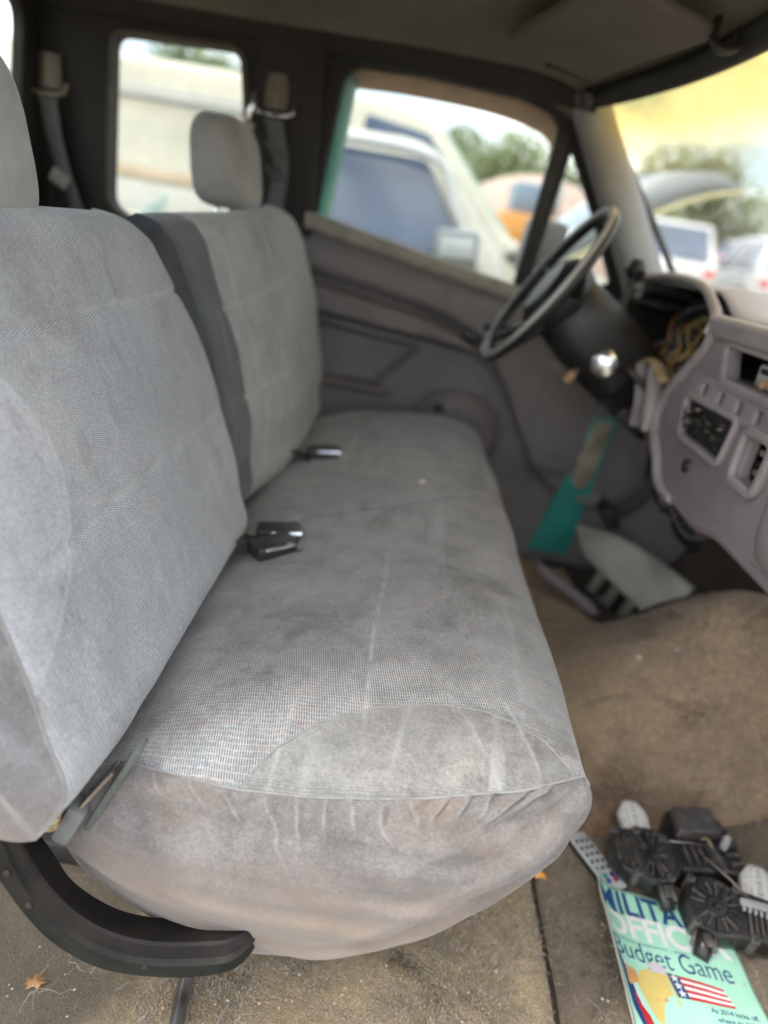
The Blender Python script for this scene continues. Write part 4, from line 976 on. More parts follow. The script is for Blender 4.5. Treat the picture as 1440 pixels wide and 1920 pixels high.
for k, cc in enumerate(((.12, .05, .22), (.02, .30, .18), (.40, .03, .08), (.05, .08, .3))): plate('colour_key', L1, [(x + .034 + .009 * (k // 2), y + (-.007 if k % 2 else .007)) for x, y in rr_(.008, .008, .003)], .002, .0068, mat('key_colour_%d' % k, cc, .5, bump=0), rc, .0004)

m_act = mat('actuator_black', (.014, .0135, .0135), .30, col2=(.035, .032, .030), vs=30, bs=500, bump=.25)
m_act_d = mat('actuator_pale', (.060, .056, .053), .42, col2=(.12, .105, .092), vs=60, bs=300, bump=.3)  # lighter, browner tone for ribs and small raised parts
def label_mat():
    t = NT('printed_label')
    sep = t.n('ShaderNodeSeparateXYZ'); uvn = t.n('ShaderNodeUVMap'); uvn.uv_map = 'UVMap'; t.l(uvn.outputs[0], sep.inputs[0])
    row = t.math('FRACT', t.math('MULTIPLY', sep.outputs[1], 9.0)); li = t.math('FLOOR', t.math('MULTIPLY', sep.outputs[1], 9.0))
    v = t.n('ShaderNodeCombineXYZ'); t.l(t.math('MULTIPLY', sep.outputs[0], 34), v.inputs[0]); t.l(t.math('MULTIPLY', li, 5.3), v.inputs[1])
    ink = t.math('MULTIPLY', t.sstep(t.noise(1, 0, vec=v.outputs[0]), .50, .56), t.math('MULTIPLY', t.sstep(row, .25, .3), t.sstep(row, .75, .7)))
    ed = t.math('MULTIPLY', t.sstep(sep.outputs[0], .08, .12), t.sstep(sep.outputs[0], .92, .88)); ink = t.math('MULTIPLY', ink, ed)
    t.bsdf(t.mix(t.math('MULTIPLY', ink, .75), (.64, .62, .58), (.12, .12, .13)), .55)
    return t.m
m_print = label_mat()
def actuator(loc, right, label, up=(0, 0, 1), arm=True, flip=1):
    a = empty('actuator', (loc[0], loc[1], 0.0)); tag(a, label, 'actuator', 'black plastic actuators on the floor mat')
    lf0 = local(loc, right, up); lf = lambda p, q, h=0.0: lf0(p * (1 if flip > 0 else -.62), q, h)
    o = Vector(lf(0, 0, 0)); x = Vector(lf0(1, 0, 0)) - o; y = Vector(lf0(0, 1, 0)) - o
    F4 = frame4(tuple(o), tuple(x), tuple(y))
    lathe('gear_housing', [(.043, -.016), (.046, -.013), (.046, .010), (.044, .013), (.040, .014), (.038, .0105), (.016, .0105), (.014, .0135), (.006, .0135), (.005, .017), (.0005, .0175)], F4, m_act, a, 40)
    for k in range(16):
        t_ = k * 2 * math.pi / 16; c, s = math.cos(t_), math.sin(t_)
        panel('housing_rib', [(c * r_ - s * w, s * r_ + c * w) for r_, w in ((.017, -.0014), (.037, -.0014), (.037, .0014), (.017, .0014))], [], .005, lambda p, q, h: lf(p, q, .0125 + h), m_act_d if k % 3 else m_act, a, .0004)
    plate('gearbox', lf, rounded([(.015, -.040), (.085, -.030), (.100, -.005), (.095, .038), (.02, .040)], .008), .030, -.001, m_act, a, .003)
    for k in range(7): plate('gearbox_rib', lf, [(p + .045 + k * .008, q + (.002 if k % 2 else -.004)) for p, q in rr_(.003, .048 - .003 * k, .0008)], .006, .0165, m_act_d, a, .0005)
    for px_, py_ in ((.05, -.034), (.088, .032), (.03, .036), (-.036, .030), (-.030, -.036)): lathe('screw_boss', [(.0065, -.012), (.0065, .017), (.003, .018), (.0025, .013), (.0001, .013)], frame4(lf(px_, py_, 0), tuple(x), tuple(y)), m_act_d, a, 12)
    lx = .068 if flip > 0 else .018
    # motor can wrapped in a white label
    P = []; U = []
    for q in np.linspace(0, 1, 10):
        rw = []; ru = []
        for k in range(17):
            t_ = math.pi * (k / 16); rw.append(lf(lx + (.026 if flip > 0 else .040) * math.copysign(abs(math.cos(t_)) ** .6, math.cos(t_)) * (1 - .45 * max(0, q - .7) / .3), .034 + .060 * q, -.002 + .012 * math.sin(t_) ** .45)); ru.append((q, k / 16))
        P.append(rw); U.append(ru)
    gridobj('motor_label', P, m_print, a, uv=U, capends=True)
    # connector snout at the front
    tube('connector', [lf(-.012, -.040, .0), lf(-.016, -.058, -.002), lf(-.020, -.074, -.008)], [.015, .013, .011], m_act, a, 12, flat=.8)
    rbox('connector_latch', (.012, .02, .006), lf(-.014, -.056, .012), m_act_d, a, .002)
    for s in (-1, 1): tube('connector_wing', [lf(-.016 + s * .014, -.044, .008), lf(-.020 + s * .015, -.066, .004)], .003, m_act_d, a, 6)
    if arm: tube('metal_rod', [lf(.052, .018, .019), lf(.02, .045, .022), lf(-.030, .070, .030)], .0022, m_steel, a, 8)
    return a
actuator((.722, -.382, .046), (.93, .02, .0), 'actuator with round gear case beside the remote, white label behind', (-.08, -.22, 1), flip=-1, arm=False)
act2 = actuator((.800, -.452, .036), (.88, -.22, 0), 'actuator with yellow dot and grey clip, lying on the magazine', (0, -.22, 1))
tag(act2)
LB = local((.800, -.452, .036), (.88, -.22, 0), (0, -.22, 1))
plate('yellow_dot', LB, rr_(.006, .006, .0028), .001, .0160, mat('yellow_paint', (.75, .62, .04), .5, bump=0), act2, .0002) if False else lathe('yellow_dot', [(.0032, 0), (.0030, .0012), (.0001, .0014)], frame4(LB(-.010, -.046, .004), (1, 0, 0), (0, .3, 1)), mat('yellow_paint', (.75, .62, .04), .5, bump=0), act2, 12)
m_clipg = mat('clip_grey', (.42, .42, .42), .4, bump=.05)
cl = plate('grey_clip', LB, rounded([(.030, .020), (.072, .024), (.074, .012), (.032, .009)], .005), .006, .022, m_clipg, act2, .0015)
for k in range(5): plate('clip_tooth', LB, [(p + .036 + k * .008, q + .006) for p, q in rr_(.004, .008, .001)], .005, .0215, m_clipg, act2, .001)
# third unit, a boxy one behind
a3 = empty('actuator', (.815, -.335, 0)); tag(a3, 'boxy black actuator housing with silver clip, hindmost of the three', 'actuator', 'black plastic actuators on the floor mat')
L3 = local((.815, -.335, .040), (.95, .10, .05), (0, -.12, 1))
plate('case', L3, rounded([(-.050, -.055), (.045, -.060), (.062, -.02), (.055, .040), (.035, .060), (-.035, .056), (-.055, .01)], .008), .055, -.010, m_act, a3, .005)
plate('cover', L3, rounded([(-.040, .0), (.035, .0), (.035, .050), (-.032, .050)], .006), .022, .026, m_act_d, a3, .004)
for k in range(5): plate('case_rib', L3, [(p + .045, q - .045 + k * .016) for p, q in rr_(.026, .004, .001)], .010, .021, m_act_d, a3, .001)
for k in range(4): plate('case_rib', L3, [(p - .035 + k * .013, q - .030) for p, q in rr_(.004, .03, .001)], .008, .020, m_act_d, a3, .001)
lathe('silver_clip', [(.0005, -.003), (.006, -.002), (.007, .012), (.005, .022), (.0005, .024)], frame4(L3(.030, -.018, .026), (1, 0, 0), (0, 1, 0)), m_clipg, a3, 12)
tube('arm_lever', [L3(.004, -.012, .026), L3(.010, -.035, .028), L3(.012, -.065, .026)], [.004, .005, .007], m_act_d, a3, 8, smoothn=10)
tube('spring_wire', [L3(-.005, -.008, .030), L3(.002, -.012, .036), L3(.007, -.024, .032)], .002, m_tan, a3, 6, smoothn=8)
tube('metal_rod', [L3(-.10, -.005, .022), L3(-.03, -.012, .026), L3(.006, -.018, .027)], .0022, m_steel, a3, 8)

# magazine with a curled spine side
mg = empty('magazine', (.73, -.52, .005)); tag(mg, 'curled magazine with mint green cover lying under the actuators', 'magazine')
MO = np.array((.620, -.424)); MR = np.array((.998, -.040)); MD = np.array((.035, -.999))
def mag(a, b, h=0.0):
    """a across from the spine, b down the page, in metres"""
    curl = .030 * math.exp(-a / .020) * math.exp(-((b - .02) / .22) ** 2) * (1 + .3 * math.exp(-b / .03))
    z = .010 + curl + .003 * math.sin(b * 18 + a * 12) + .002 * nz(a * 22, b * 22, 9) + .010 * max(0, .03 - b) / .03 * math.exp(-a / .06)
    p = MO + MR * a + MD * b
    return (p[0] + .006 * math.exp(-a / .012), p[1], hump(p[0], p[1]) * 0 + z + h)
m_mint = mat('mint_cover', (.38, .70, .53), .35, col2=(.35, .65, .49), vs=9, bs=200, bump=.08)
MW, MH = .205, .272
solid(gridobj('cover', [[mag(a, b) for b in np.linspace(0, MH, 60)] for a in MW * np.linspace(0, 1, 60) ** 1.4], m_mint, mg), .0004)
m_paper = mat('page_edges', (.72, .70, .64), .8, vs=80, bump=.2)
gridobj('pages', [[mag(a, b, -.0010 - .0055 * k) for b in np.linspace(.001, MH - .001, 40)] for k, a in ((0, .0006), (1, .0006))], m_paper, mg)
gridobj('pages', [[mag(a, b, -.0010 - .0055 * k) for b in np.linspace(.001, MH - .001, 40)] for k, a in ((0, MW - .001), (1, MW - .001))], m_paper, mg)
gridobj('pages', [[mag(a, .0008, -.0010 - .0055 * k) for a in np.linspace(.001, MW - .001, 40)] for k in (0, 1)], m_paper, mg)
m_red = mat('cover_red', (.55, .03, .04), .4, bump=0); m_navy = mat('cover_navy', (.02, .065, .20), .4, bump=0); m_whitep = mat('cover_white', (.78, .78, .76), .4, bump=0)
m_yel = mat('cover_yellow', (.70, .55, .18), .4, bump=0); m_or = mat('cover_orange', (.66, .36, .13), .4, bump=0); m_lil = mat('cover_lilac', (.62, .57, .62), .4, bump=0); m_skin = mat('cover_peach', (.62, .36, .22), .4, bump=0)
gridobj('spine_strip', [[mag(a, b, .0009) for b in np.linspace(.07, MH, 40)] for a in (.0, .0035)], m_red, mg)
LIFT = .0010
def flat(name, poly, m, lift=LIFT):
    bm = bmesh.new(); vs_ = [bm.verts.new((p[0], p[1], 0)) for p in poly]; bm.faces.new(vs_)
    bmesh.ops.triangulate(bm, faces=bm.faces)
    bmesh.ops.subdivide_edges(bm, edges=[e for e in bm.edges if e.calc_length() > .012], cuts=3); bmesh.ops.triangulate(bm, faces=bm.faces)
    for v in bm.verts: v.co = Vector(mag(v.co.x, v.co.y, lift))
    me = bpy.data.meshes.new(name); bm.to_mesh(me); bm.free(); return link(name, me, m, mg, False)
text_mesh('title', 'MILITARY', lambda a, b: mag(.0035 + a, .040 - b, LIFT), m_navy, mg, size=.050, xs=.86, sub=.012, bold=.0012)
text_mesh('title', 'OFFICER', lambda a, b: mag(.0035 + a, .076 - b, LIFT), m_whitep, mg, size=.050, xs=.98, sub=.012, bold=.0016)
text_mesh('strap_line', 'THE OFFICIAL MAGAZINE OF MOAA   |   JANUARY', lambda a, b: mag(.022 + a, .085 - b, LIFT), m_navy, mg, size=.0045, xs=1.0)
text_mesh('headline', 'Budget Game', lambda a, b: mag(.006 + a, .112 - b, LIFT), m_navy, mg, size=.040, xs=.80, sub=.012, bold=-.0002)
for k, s in enumerate(('As 2014 kicks off,', "where do MOAA's", 'legislative', 'efforts stand?')): text_mesh('blurb', s, lambda a, b, k=k: mag(.128 + .004 * (k % 3) + a, .160 + .0115 * k - b, LIFT), m_navy, mg, size=.0098, xs=.92, bold=.0001)
# cover drawing: flag on a short staff, yellow figure, striped blue shape at the fold
fl = [(.098, .118), (.158, .124), (.166, .148), (.104, .149)]
quad = lambda u, v: tuple((1 - u) * (1 - v) * np.array(fl[0]) + u * (1 - v) * np.array(fl[1]) + u * v * np.array(fl[2]) + (1 - u) * v * np.array(fl[3]))
for k in range(7): flat('flag_stripe', [quad(0, k / 7), quad(1, k / 7), quad(1, (k + 1) / 7), quad(0, (k + 1) / 7)], m_red if k % 2 == 0 else m_whitep)
flat('flag_field', [quad(-.27, 0), quad(0, 0), quad(0, 1), quad(-.27, 1)], m_navy)
for k in range(3):
    c = np.array(quad(-.135, .18 + .32 * k)); flat('flag_star', [tuple(c + (.0062 if i % 2 == 0 else .0027) * np.array((math.sin(i * math.pi / 5), -math.cos(i * math.pi / 5)))) for i in range(10)], m_whitep, LIFT + .0006)
flat('flag_staff', [(.079, .112), (.0815, .112), (.0875, .162), (.085, .162)], m_yel, LIFT + .0004)
def flat_up(n_, pl, m_, lift=LIFT): return flat(n_, [(a, b - .020) for a, b in pl], m_, lift)
flat_up('figure', [(.040, .146), (.055, .139), (.080, .140), (.0805, .168), (.066, .176), (.050, .177), (.046, .195), (.054, .212), (.046, .207), (.038, .186), (.030, .165)], m_yel)
flat_up('figure_sleeve', [(.050, .178), (.069, .171), (.072, .177), (.056, .185)], m_skin)
for k in range(5): flat_up('figure_hair', [(.014, .146 + .005 * k), (.034, .148 + .003 * k), (.034, .151 + .003 * k), (.016, .149 + .006 * k)], m_or, LIFT + .0003)
for i, (x, y) in enumerate(((.060, .134), (.066, .131), (.073, .131), (.078, .135), (.068, .137), (.075, .139), (.062, .139))): flat_up('figure_curl', [(x + .0048 * math.cos(t_), y + .0042 * math.sin(t_)) for t_ in np.linspace(0, 2 * math.pi, 10, endpoint=False)], m_lil, LIFT + .0005 + .0002 * i)
flat_up('cover_drawing', [(.006, .132), (.012, .133), (.030, .200), (.026, .235), (.012, .200)], m_navy)
flat_up('cover_drawing', [(.013, .138), (.017, .140), (.034, .200), (.030, .205)], m_whitep)
flat_up('cover_drawing', [(.018, .180), (.036, .205), (.040, .225), (.028, .222)], m_red, LIFT + .0004)

# ------------------------------------------------------------------ crumbs and leaves
def scrap(name, x, y, s, m, label, cat, lift=.010, poly=None, group=None):
    z = float(hump(x, y)) + lift; rnd = random.Random(int(abs(x * 991 + y * 773) * 1000))
    if poly is None:
        poly = [(s * (1 + .35 * rnd.uniform(-1, 1)) * math.cos(t_), s * .7 * (1 + .35 * rnd.uniform(-1, 1)) * math.sin(t_)) for t_ in np.linspace(0, 2 * math.pi, 9, endpoint=False)]
    n = len(poly); V = [(x + a, y + b, z + .0015 * rnd.uniform(-1, 1)) for a, b in poly] + [(x + a * .55, y + b * .55, z + .5 * s) for a, b in poly] + [(x, y, z + .6 * s)]
    F = [(i, (i + 1) % n, n + (i + 1) % n, n + i) for i in range(n)] + [(n + i, n + (i + 1) % n, 2 * n) for i in range(n)]
    return tag(obj(name, V, F, m, None, True), label, cat, group)
m_foam = mat('foam_bit', (.62, .56, .42), .9, vs=80)
for fx_, fy_, fs_, fl_ in ((.291, .086, .009, 'pale foam crumb on the driver side of the seat cushion'), (.305, .125, .005, 'smaller foam crumb just beyond the pale one on the cushion')):
    o_ = scrap('foam_crumb', fx_, fy_, fs_, m_foam, fl_, 'crumb', 0.0); o_.location.z = float(on_cushion(fx_, fy_)[2]) - .001
m_leaf = mat('dry_leaf', (.42, .24, .10), .7, col2=(.30, .15, .06), vs=120, bump=.3)
m_pebble = mat('white_bit', (.72, .70, .66), .6, vs=60); m_orange = mat('orange_bit', (.72, .30, .04), .5, vs=60)
leafp = [(.001, .010), (.003, .005), (.009, .008), (.008, .002), (.015, .001), (.008, -.003), (.006, -.008), (.000, -.005), (-.007, -.010), (-.006, -.005), (-.013, -.007), (-.009, -.002), (-.011, .003), (-.005, .003), (-.004, .008)]
scrap('dry_leaf', -.092, -.685, .004, m_leaf, 'lobed dry brown leaf on the tan carpet at the lower left', 'leaf', .012, leafp)
scrap('dry_leaf', -.060, -.735, .003, m_leaf, 'small curled dry leaf with stem near the bottom left corner', 'leaf', .012, [(a * .6, b * .6) for a, b in leafp])
scrap('paper_scrap', .775, -.005, .008, m_pebble, 'white paper scrap on the brown front carpet', 'scrap', .018)
scrap('paper_scrap', .835, -.02, .0045, m_pebble, 'tiny pale crumb right of the white paper scrap', 'scrap', .018)
scrap('orange_scrap', .552, -.408, .011, m_orange, 'orange scrap against the seam beside the seat end', 'scrap', .006)
scrap('orange_scrap', .845, .215, .006, m_orange, 'orange crumb far back on the front carpet', 'scrap', .018)
rnd = random.Random(21); V = []; F = []
for k in range(190):
    if k < 110: x, y, lf_ = rnd.uniform(-.12, .53), rnd.uniform(-.76, -.58), .012
    elif k < 160: x, y, lf_ = rnd.uniform(.56, .95), rnd.uniform(-.74, -.32), .007
    else: x, y, lf_ = rnd.uniform(.52, 1.0), rnd.uniform(-.25, .3), .020
    s = rnd.uniform(.0008, .0026); z = float(hump(x, y)) + lf_; b = len(V)
    V += [(x + s * rnd.uniform(.5, 1.5), y, z), (x, y + s * rnd.uniform(.5, 1.5), z), (x - s, y, z), (x, y - s, z), (x, y, z + s)]
    F += [(b, b + 1, b + 4), (b + 1, b + 2, b + 4), (b + 2, b + 3, b + 4), (b + 3, b, b + 4)]
o = obj('crumbs', V, F, mat('crumb', (.42, .31, .19), .7, col2=(.50, .45, .38), vs=40, bump=0), floor, False); o['kind'] = 'stuff'
# ------------------------------------------------------------------ outside: yard, vehicles, trees
GZ = -.65
m_ground = mat('yard_dirt', (.27, .23, .18), .95, col2=(.20, .17, .13), vs=.6, bs=12, bump=.6, bd=.03)
def gz(x, y):
    """the yard climbs gently away from the truck"""
    s_ = .6 * x + .8 * y
    return GZ + 1.0 * ss(6, 13, s_) + .012 * np.clip(s_ - 13, 0, 60)
gx = np.concatenate([np.linspace(-300, -30, 10), np.linspace(-26, 40, 67), np.linspace(50, 300, 10)]); gy = np.concatenate([np.linspace(-300, -20, 10), np.linspace(-15, 45, 61), np.linspace(55, 300, 10)])
GX, GY = np.meshgrid(gx, gy, indexing='ij'); g = gridobj('ground', np.stack([GX, GY, gz(GX, GY)], -1), m_ground); tag(g, kind='structure')

def paint(name, c, c2=None): return mat(name, c, .35, col2=c2 or tuple(k * .85 for k in c), vs=1.5, bs=8, bump=.03, bd=.004, coat=.5, rvar=.08)
m_cream = paint('van_cream', (.56, .53, .43)); m_beige_p = paint('pickup_beige', (.50, .47, .40)); m_white_p = paint('white_paint', (.58, .58, .56)); m_silver = paint('silver_paint', (.50, .52, .53)); m_grey_p = paint('grey_primer', (.19, .215, .225))
m_redp = paint('red_paint', (.5, .04, .05)); m_bluep = paint('blue_grey_paint', (.16, .22, .30)); m_orp = paint('orange_paint', (.62, .25, .03))
m_carglass = mat('car_glass', (.03, .05, .10), .10, col2=(.055, .085, .15), vs=1.2, bump=0, spec=.9)
m_tail = mat('tail_lamp', (.55, .03, .03), .25, bump=0); m_tyre = mat('tyre', (.02, .02, .02), .8, vs=8, bump=.2)
def ext(name, poly, y0, y1, m, parent, bev=.04, taper=None):
    """side outline given width across y, rounded rims, drawn in by taper(z)"""
    w = abs(y1 - y0); c = (y0 + y1) / 2
    def fn(a, b, h):
        k = taper(b) if taper else 1.0
        return (a, c + h * k, b)
    return panel(name, poly, [], w, fn, m, parent, bev)
def wheels(xs_, ys_, r_, parent):
    for x in xs_:
        for y in ys_:
            F4 = frame4((x, y, GZ + r_), (1, 0, 0), (0, 0, 1))
            t_ = lathe('wheel', [(r_ * .6, -.10), (r_ * .95, -.11), (r_, -.07), (r_, .07), (r_ * .95, .11), (r_ * .6, .10)], F4, m_tyre, parent, 24)
            lathe('rim', [(.001, -.115), (r_ * .55, -.118), (r_ * .62, -.10), (r_ * .62, .10), (r_ * .55, .118), (.001, .115)], F4, m_silver, t_, 20)
def pane(name, poly, y, m, parent, taper_c=None, t=.012, tp=None, w=None):
    return panel(name, rounded(poly, .03), [], t, (lambda a, b, h: (a, y + h, b)) if tp is None else (lambda a, b, h: (a, taper_c + (y - taper_c) * tp(b) + h, b)), m, parent, .003)

# near neighbour: beige pickup parked alongside, hood up
nb = empty('parked_pickup', (.6, 3.1, GZ)); tag(nb, 'beige pickup with dark blue glass parked right outside the driver window', 'pickup')
tp1 = lambda z: 1 - .16 * max(0, (z - .74)) / .5
ext('body', rounded([(-2.6, -.35), (2.35, -.35), (2.42, .05), (2.40, .50), (.75, .72), (-.50, .74), (-2.6, .72)], .08), 2.20, 4.0, m_beige_p, nb, .05)
ext('cabin', rounded([(-.62, .70), (.66, .70), (.60, .86), (.215, 1.262), (.10, 1.292), (-.50, 1.290), (-.60, 1.20)], .05, 6), 2.24, 3.96, m_beige_p, nb, .05, tp1)
pane('side_window', [(-.50, .775), (.475, .785), (.185, 1.205), (-.47, 1.205)], 2.226, m_carglass, nb, 3.1, tp=tp1)
pane('windshield', [(.60, .80), (.64, .80), (.25, 1.25), (.21, 1.25)], 2.5, m_carglass, nb)
tube('pillar_moulding', [(-.50, 2.30, 1.225), (.185, 2.30, 1.222), (.34, 2.27, 1.03), (.49, 2.235, .80)], .018, m_silver, nb, 8, smoothn=30)
rbox('mirror', (.20, .10, .15), (.375, 2.12, .865), m_grey_p, nb, .035, rot=(0, -.1, .15)); rbox('mirror_glass', (.16, .01, .09), (.375, 2.066, .865), m_silver, nb, .01, rot=(0, -.1, .15)); rbox('mirror_arm', (.08, .14, .04), (.44, 2.22, .80), m_grey_p, nb, .012)
hp_t = smooth_path([(.76, .86), (.95, 1.04), (1.10, 1.175), (1.24, 1.29), (1.40, 1.365), (1.55, 1.378), (1.68, 1.33)], 40)
hp_b = smooth_path([(.84, .80), (1.04, .96), (1.20, 1.09), (1.34, 1.185), (1.46, 1.25), (1.58, 1.295), (1.675, 1.318)], 40)
P = []
for a, b in zip(hp_t, hp_b): P.append([(b[0], 2.48, b[1])] + [(a[0], y, a[1] + .03 * math.sin(math.pi * (y - 2.48) / 1.25)) for y in np.linspace(2.48, 3.73, 12)] + [(b[0], 3.73, b[1])])
solid(gridobj('raised_hood', P, m_grey_p, nb), .01)
tube('hood_edge', [(b[0], 2.475, b[1]) for b in hp_b], .014, mat('yellowed_edge', (.45, .42, .22), .5), nb, 6)
wheels((-1.7, 1.6), (2.32, 3.88), .36, nb)

# tall cream van behind it
vn = empty('cream_van', (-1.2, 5.2, GZ)); tag(vn, 'tall cream van with a tan side stripe, parked behind the beige pickup', 'van')
tp2 = lambda z: 1 - .10 * max(0, z - .9) / .8
ext('body', rounded([(-5.0, -.30), (1.9, -.30), (2.0, .25), (1.85, .75), (.80, .98), (.30, 1.52), (.06, 1.672), (-.6, 1.70), (-4.9, 1.70), (-5.05, 1.5)], .08, 6), 4.1, 6.2, m_cream, vn, .06, tp2)
pane('side_window', [(-.30, 1.14), (.56, 1.06), (.165, 1.53), (-.28, 1.585)], 4.094, m_carglass, vn, 5.15, tp=tp2)
pane('side_stripe', [(-5.0, 1.00), (-.8, 1.02), (-.8, .955), (-5.0, .935)], 4.092, mat('tan_stripe', (.55, .42, .30), .5, bump=0), vn, 5.15, tp=tp2, t=.006)
pane('lower_panel', [(-4.9, .90), (-.9, .92), (-.9, -.1), (-4.9, -.1)], 4.092, paint('van_white', (.60, .60, .55)), vn, 5.15, tp=tp2, t=.008)
pane('teal_patch', [(-2.0, .55), (-1.55, .88), (-1.75, .40)], 4.086, mat('faded_teal', (.42, .58, .56), .5, bump=0), vn, 5.15, tp=tp2, t=.006)
pane('door_glass', [(-1.44, 1.36), (-1.02, 1.39), (-1.02, 1.02 + .06), (-1.44, 1.08)], 4.092, mat('milky_glass', (.42, .48, .53), .25, bump=0), vn, 5.15, tp=tp2)
tube('roof_gutter', [(x, 4.20, 1.50) for x in (-4.9, -2, -.6)], .025, m_silver, vn, 8); tube('belt_moulding', [(x, 4.10, 1.44) for x in (-4.9, -2, -.6)], .018, m_grey_p, vn, 8)
pane('front_corner', [(.215, 1.60), (.275, 1.57), (.90, .93), (.82, .93)], 4.25, paint('pale_green', (.52, .62, .50)), vn, t=.05)
wheels((-3.8, .95), (4.22, 6.0), .36, vn)

# orange loader with rounded reddish tarp pile
ld = empty('orange_loader', (1.75, 8.6, GZ)); tag(ld, 'orange machine with blue tank seen past the beige pickup', 'machine')
rbox('body', (1.0, 1.3, .45), (1.60, 8.7, 1.12), m_orp, ld, .06); rbox('cab', (.5, .7, .40), (1.52, 8.7, 1.52), m_bluep, ld, .06); rbox('chassis', (1.6, 1.4, .5), (1.6, 8.7, .55), m_orp, ld, .08); wheels((1.0, 2.2), (8.1, 9.3), .45, ld)
tube('stack', [(1.8, 8.3, 1.3), (1.8, 8.3, 1.75)], .05, m_grey_p, ld, 10)
tc_ = empty('tarp_pile', (2.2, 14, GZ)); tag(tc_, 'rounded pinkish tarp-covered pile in front of the trees', 'pile')
P = []
for a in np.linspace(0, math.pi / 2, 14): P.append([(2.4 + 2.3 * math.cos(a) * math.cos(b) * (1 + .08 * nz(math.cos(b) * 2, math.sin(b) * 2, a)), 14 + 1.8 * math.cos(a) * math.sin(b), GZ - .1 + 3.1 * math.sin(a) ** .8) for b in np.linspace(0, 2 * math.pi, 40, endpoint=False)])
gridobj('tarp', P, mat('pink_tarp', (.50, .36, .30), .8, col2=(.42, .30, .25), vs=1.5, bs=6, bump=.3, bd=.05), tc_, cv=True)

# parked cars beyond the windshield
def car(x, y, ang, paint_m, label, kind='sedan', L_=4.5):
    g0 = float(gz(x, y)); c = empty('parked_car', (x, y, g0)); tag(c, label, 'car', 'cars parked across the yard')
    ca, sa = math.cos(ang), math.sin(ang); W_ = 1.75
    place = lambda a, b, h: (x + a * ca - b * sa, y + a * sa + b * ca, g0 + h)
    tall = {'sedan': 1.42, 'suv': 1.72, 'van': 1.95}[kind]
    low = rounded([(-L_ / 2, .28), (L_ / 2, .28), (L_ / 2 + .04, .55), (L_ / 2 - .05, .78), (L_ / 2 - 1.2, .93), (-L_ / 2 + .2, .98), (-L_ / 2 - .02, .85)], .09, 5)
    r0 = -L_ / 2 + (.9 if kind == 'sedan' else .15)
    up = rounded([(r0, .92), (L_ / 2 - 1.15, .90), (L_ / 2 - 1.95, tall - .03), (r0 + .45, tall)], .12, 6)
    panel('body', low, [], W_, lambda a, b, h: place(a, h, b), paint_m, c, .06)
    panel('cabin', up, [], W_, lambda a, b, h: place(a, h * (1 - .22 * max(0, b - .92) / .6), b), paint_m, c, .05)
    for s in (-1, 1):
        for q0, q1 in ((.06, .46), (.52, .95)):
            lo = lambda q: r0 + .12 + q * (L_ / 2 - 1.3 - r0 - .12); hi = lambda q: r0 + .48 + q * (L_ / 2 - 2.05 - r0 - .48)
            panel('side_window', rounded([(lo(q0), .97), (lo(q1), .96), (hi(q1), tall - .10), (hi(q0), tall - .09)], .05), [], .012, lambda a, b, h: place(a, s * (W_ / 2 + .004) * (1 - .22 * max(0, b - .92) / .6) + h, b), m_carglass, c, .002)
    for e, x0, x1 in ((1, L_ / 2 - 1.13, L_ / 2 - 1.90), (-1, r0 - .012, r0 + .40)):
        obj('screen', [place(x0 + .02 * e, -.68, .96), place(x0 + .02 * e, .68, .96), place(x1 + .03 * e, .56, tall - .09), place(x1 + .03 * e, -.56, tall - .09)], [(0, 1, 2, 3)], m_carglass, c, False)
    for s in (-1, 1):
        rb = panel('tail_lamp', rounded([(s * .62, .66), (s * .84, .66), (s * .84, .84), (s * .62, .84)], .03), [], .03, lambda a, b, h: place(-L_ / 2 - .012 + h, a, b), m_tail, c, .005)
        panel('head_lamp', rounded([(s * .60, .60), (s * .84, .60), (s * .82, .74), (s * .60, .74)], .03), [], .03, lambda a, b, h: place(L_ / 2 + .01 + h, a, b), m_white_label, c, .005)
    for wx in (-L_ / 2 + .85, L_ / 2 - .85):
        for s in (-1, 1):
            F4 = frame4(place(wx, s * .80, .33), (ca, sa, 0), (0, 0, 1))
            t_ = lathe('wheel', [(.2, -.10), (.32, -.11), (.33, -.07), (.33, .07), (.32, .11), (.2, .10)], F4, m_tyre, c, 20); lathe('rim', [(.001, -.112), (.19, -.113), (.21, -.1), (.21, .1), (.19, .113), (.001, .112)], F4, m_silver, t_, 16)
    return c
car(6.2, 17.3, 1.35, m_white_p, 'white car with red tail lamps, nearest the windshield pillar', 'suv')
car(8.4, 16.9, 1.5, m_silver, 'silver car in the front row, right of the white one', 'suv')
car(7.5, 22.5, 1.45, m_bluep, 'blue-grey car showing between the white and silver cars', 'sedan')
car(9.9, 24.0, 1.5, m_redp, 'red car in the row behind the silver car', 'sedan')
car(12.4, 24.5, .3, m_white_p, 'white van at the right edge of the windshield beneath the trees', 'van', 5.2)

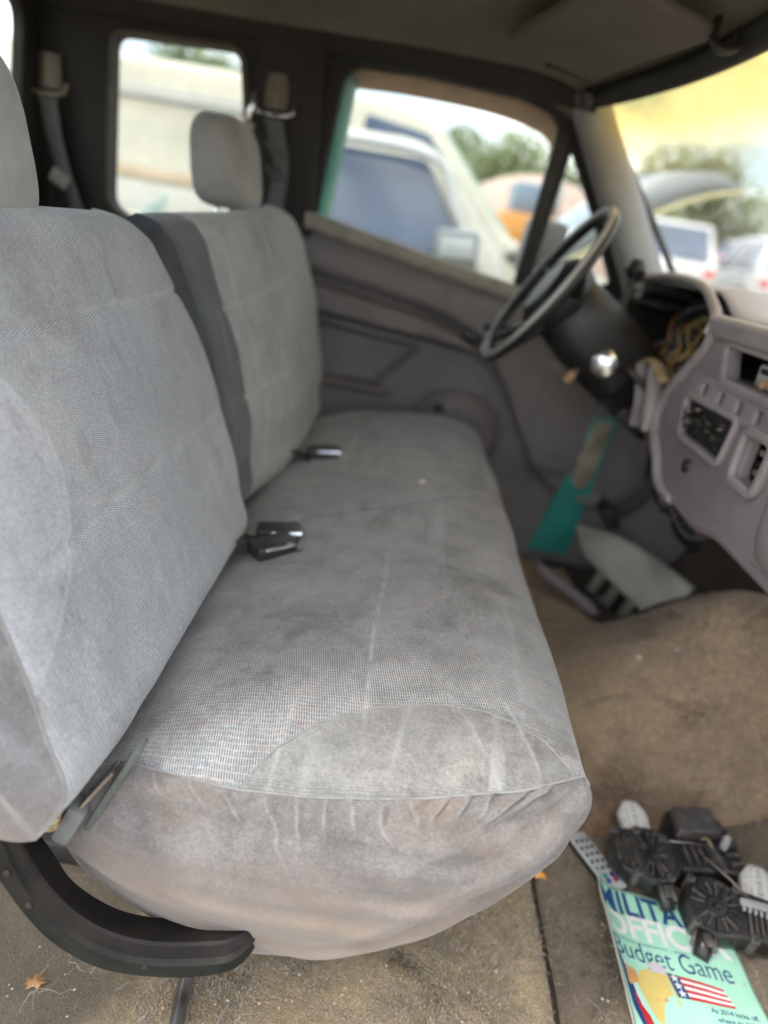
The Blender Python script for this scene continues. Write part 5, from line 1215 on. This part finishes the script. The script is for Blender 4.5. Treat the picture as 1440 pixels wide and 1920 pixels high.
# trees: trunk, limbs, and a crown of leaf-sized faces
m_bark = mat('bark', (.12, .09, .065), .9, vs=4, bs=30, bump=.6)
def leafmat(name, a, b):
    t = NT(name); c = t.mix(t.sstep(t.noise(1.1, 3), .35, .65), a, b); bs_ = t.bsdf(c, .6, 0, .3)
    bs_.inputs['Subsurface Weight'].default_value = 0
    return t.m
leafs = [leafmat('leaf_pale', (.17, .21, .075), (.12, .16, .05)), leafmat('leaf_olive', (.16, .18, .07), (.11, .13, .05))]
def tree(x, y, h, r_, label, k):
    G0 = float(gz(x, y)); h = h - (G0 - GZ) + .3; t = empty('tree', (x, y, G0)); tag(t, label, 'tree', 'trees behind the yard'); rnd = random.Random(k)
    tube('trunk', [(x, y, G0), (x + .1, y, G0 + h * .25), (x - .1, y + .1, G0 + h * .55)], [.22, .16, .08], m_bark, t, 8, smoothn=10)
    for q in range(5):
        a = rnd.uniform(0, 6.28); tube('limb', [(x, y, G0 + h * .35), (x + r_ * .4 * math.cos(a), y + r_ * .4 * math.sin(a), G0 + h * .55), (x + r_ * .7 * math.cos(a), y + r_ * .7 * math.sin(a), G0 + h * .72)], [.09, .06, .02], m_bark, t, 6, smoothn=8)
    cl_ = [(rnd.gauss(0, r_ * .42), rnd.gauss(0, r_ * .42), h * rnd.uniform(.35, .88), r_ * rnd.uniform(.25, .45)) for _ in range(22)]
    V = []; F = []
    for _ in range(3800):
        cx, cy, cz, cr = rnd.choice(cl_); d = Vector((rnd.gauss(0, 1), rnd.gauss(0, 1), rnd.gauss(0, .8))).normalized() * cr * rnd.uniform(.55, 1.05)
        p = Vector((x + cx, y + cy, G0 + cz)) + d; u = Vector((rnd.gauss(0, 1), rnd.gauss(0, 1), rnd.gauss(0, 1))).normalized() * rnd.uniform(.08, .17); w = u.orthogonal().normalized() * u.length * .6
        b = len(V); V += [p - u, p + w, p + u, p - w]; F.append((b, b + 1, b + 2, b + 3))
    obj('crown', V, F, leafs[k % 2], t, False)
spots = [(1.8, 30, 5.8, 2.6, 'pale green tree rising over the pickup windshield pillar'), (4.6, 33, 5.6, 2.6, 'tree beyond the pickup, against the vent window bar'), (6.6, 31, 4.9, 2.4, 'tree seen through the triangular vent pane'),
         (9.6, 30, 5.9, 2.8, 'tree left of the raised hood through the windshield'), (13.6, 31, 5.4, 2.9, 'wide tree under the raised hood through the windshield'), (17.2, 30, 5.4, 3.0, 'tree at the right edge of the windshield'),
         (-9.4, 31, 6.9, 2.9, 'tree above the van roof in the rear side window'), (-13.0, 33, 6.0, 2.6, 'smaller tree left in the rear side window'), (12.0, 38, 7.0, 3.2, 'taller tree behind the raised hood')]
for i, s in enumerate(spots): tree(*s, i)
# low far hills
P = []
for i, a in enumerate(np.linspace(R(-10), R(190), 90)):
    P.append([(260 * math.cos(a), 260 * math.sin(a), GZ - 2), (262 * math.cos(a), 262 * math.sin(a), GZ + 9 + 5 * nz(i * .13, 2) + 2 * nz(i * .5, 7)), (290 * math.cos(a), 290 * math.sin(a), GZ - 2)])
tag(gridobj('hills', P, mat('hill_scrub', (.17, .19, .14), .95, col2=(.22, .20, .15), vs=.05, bs=1, bump=.3)), kind='structure')
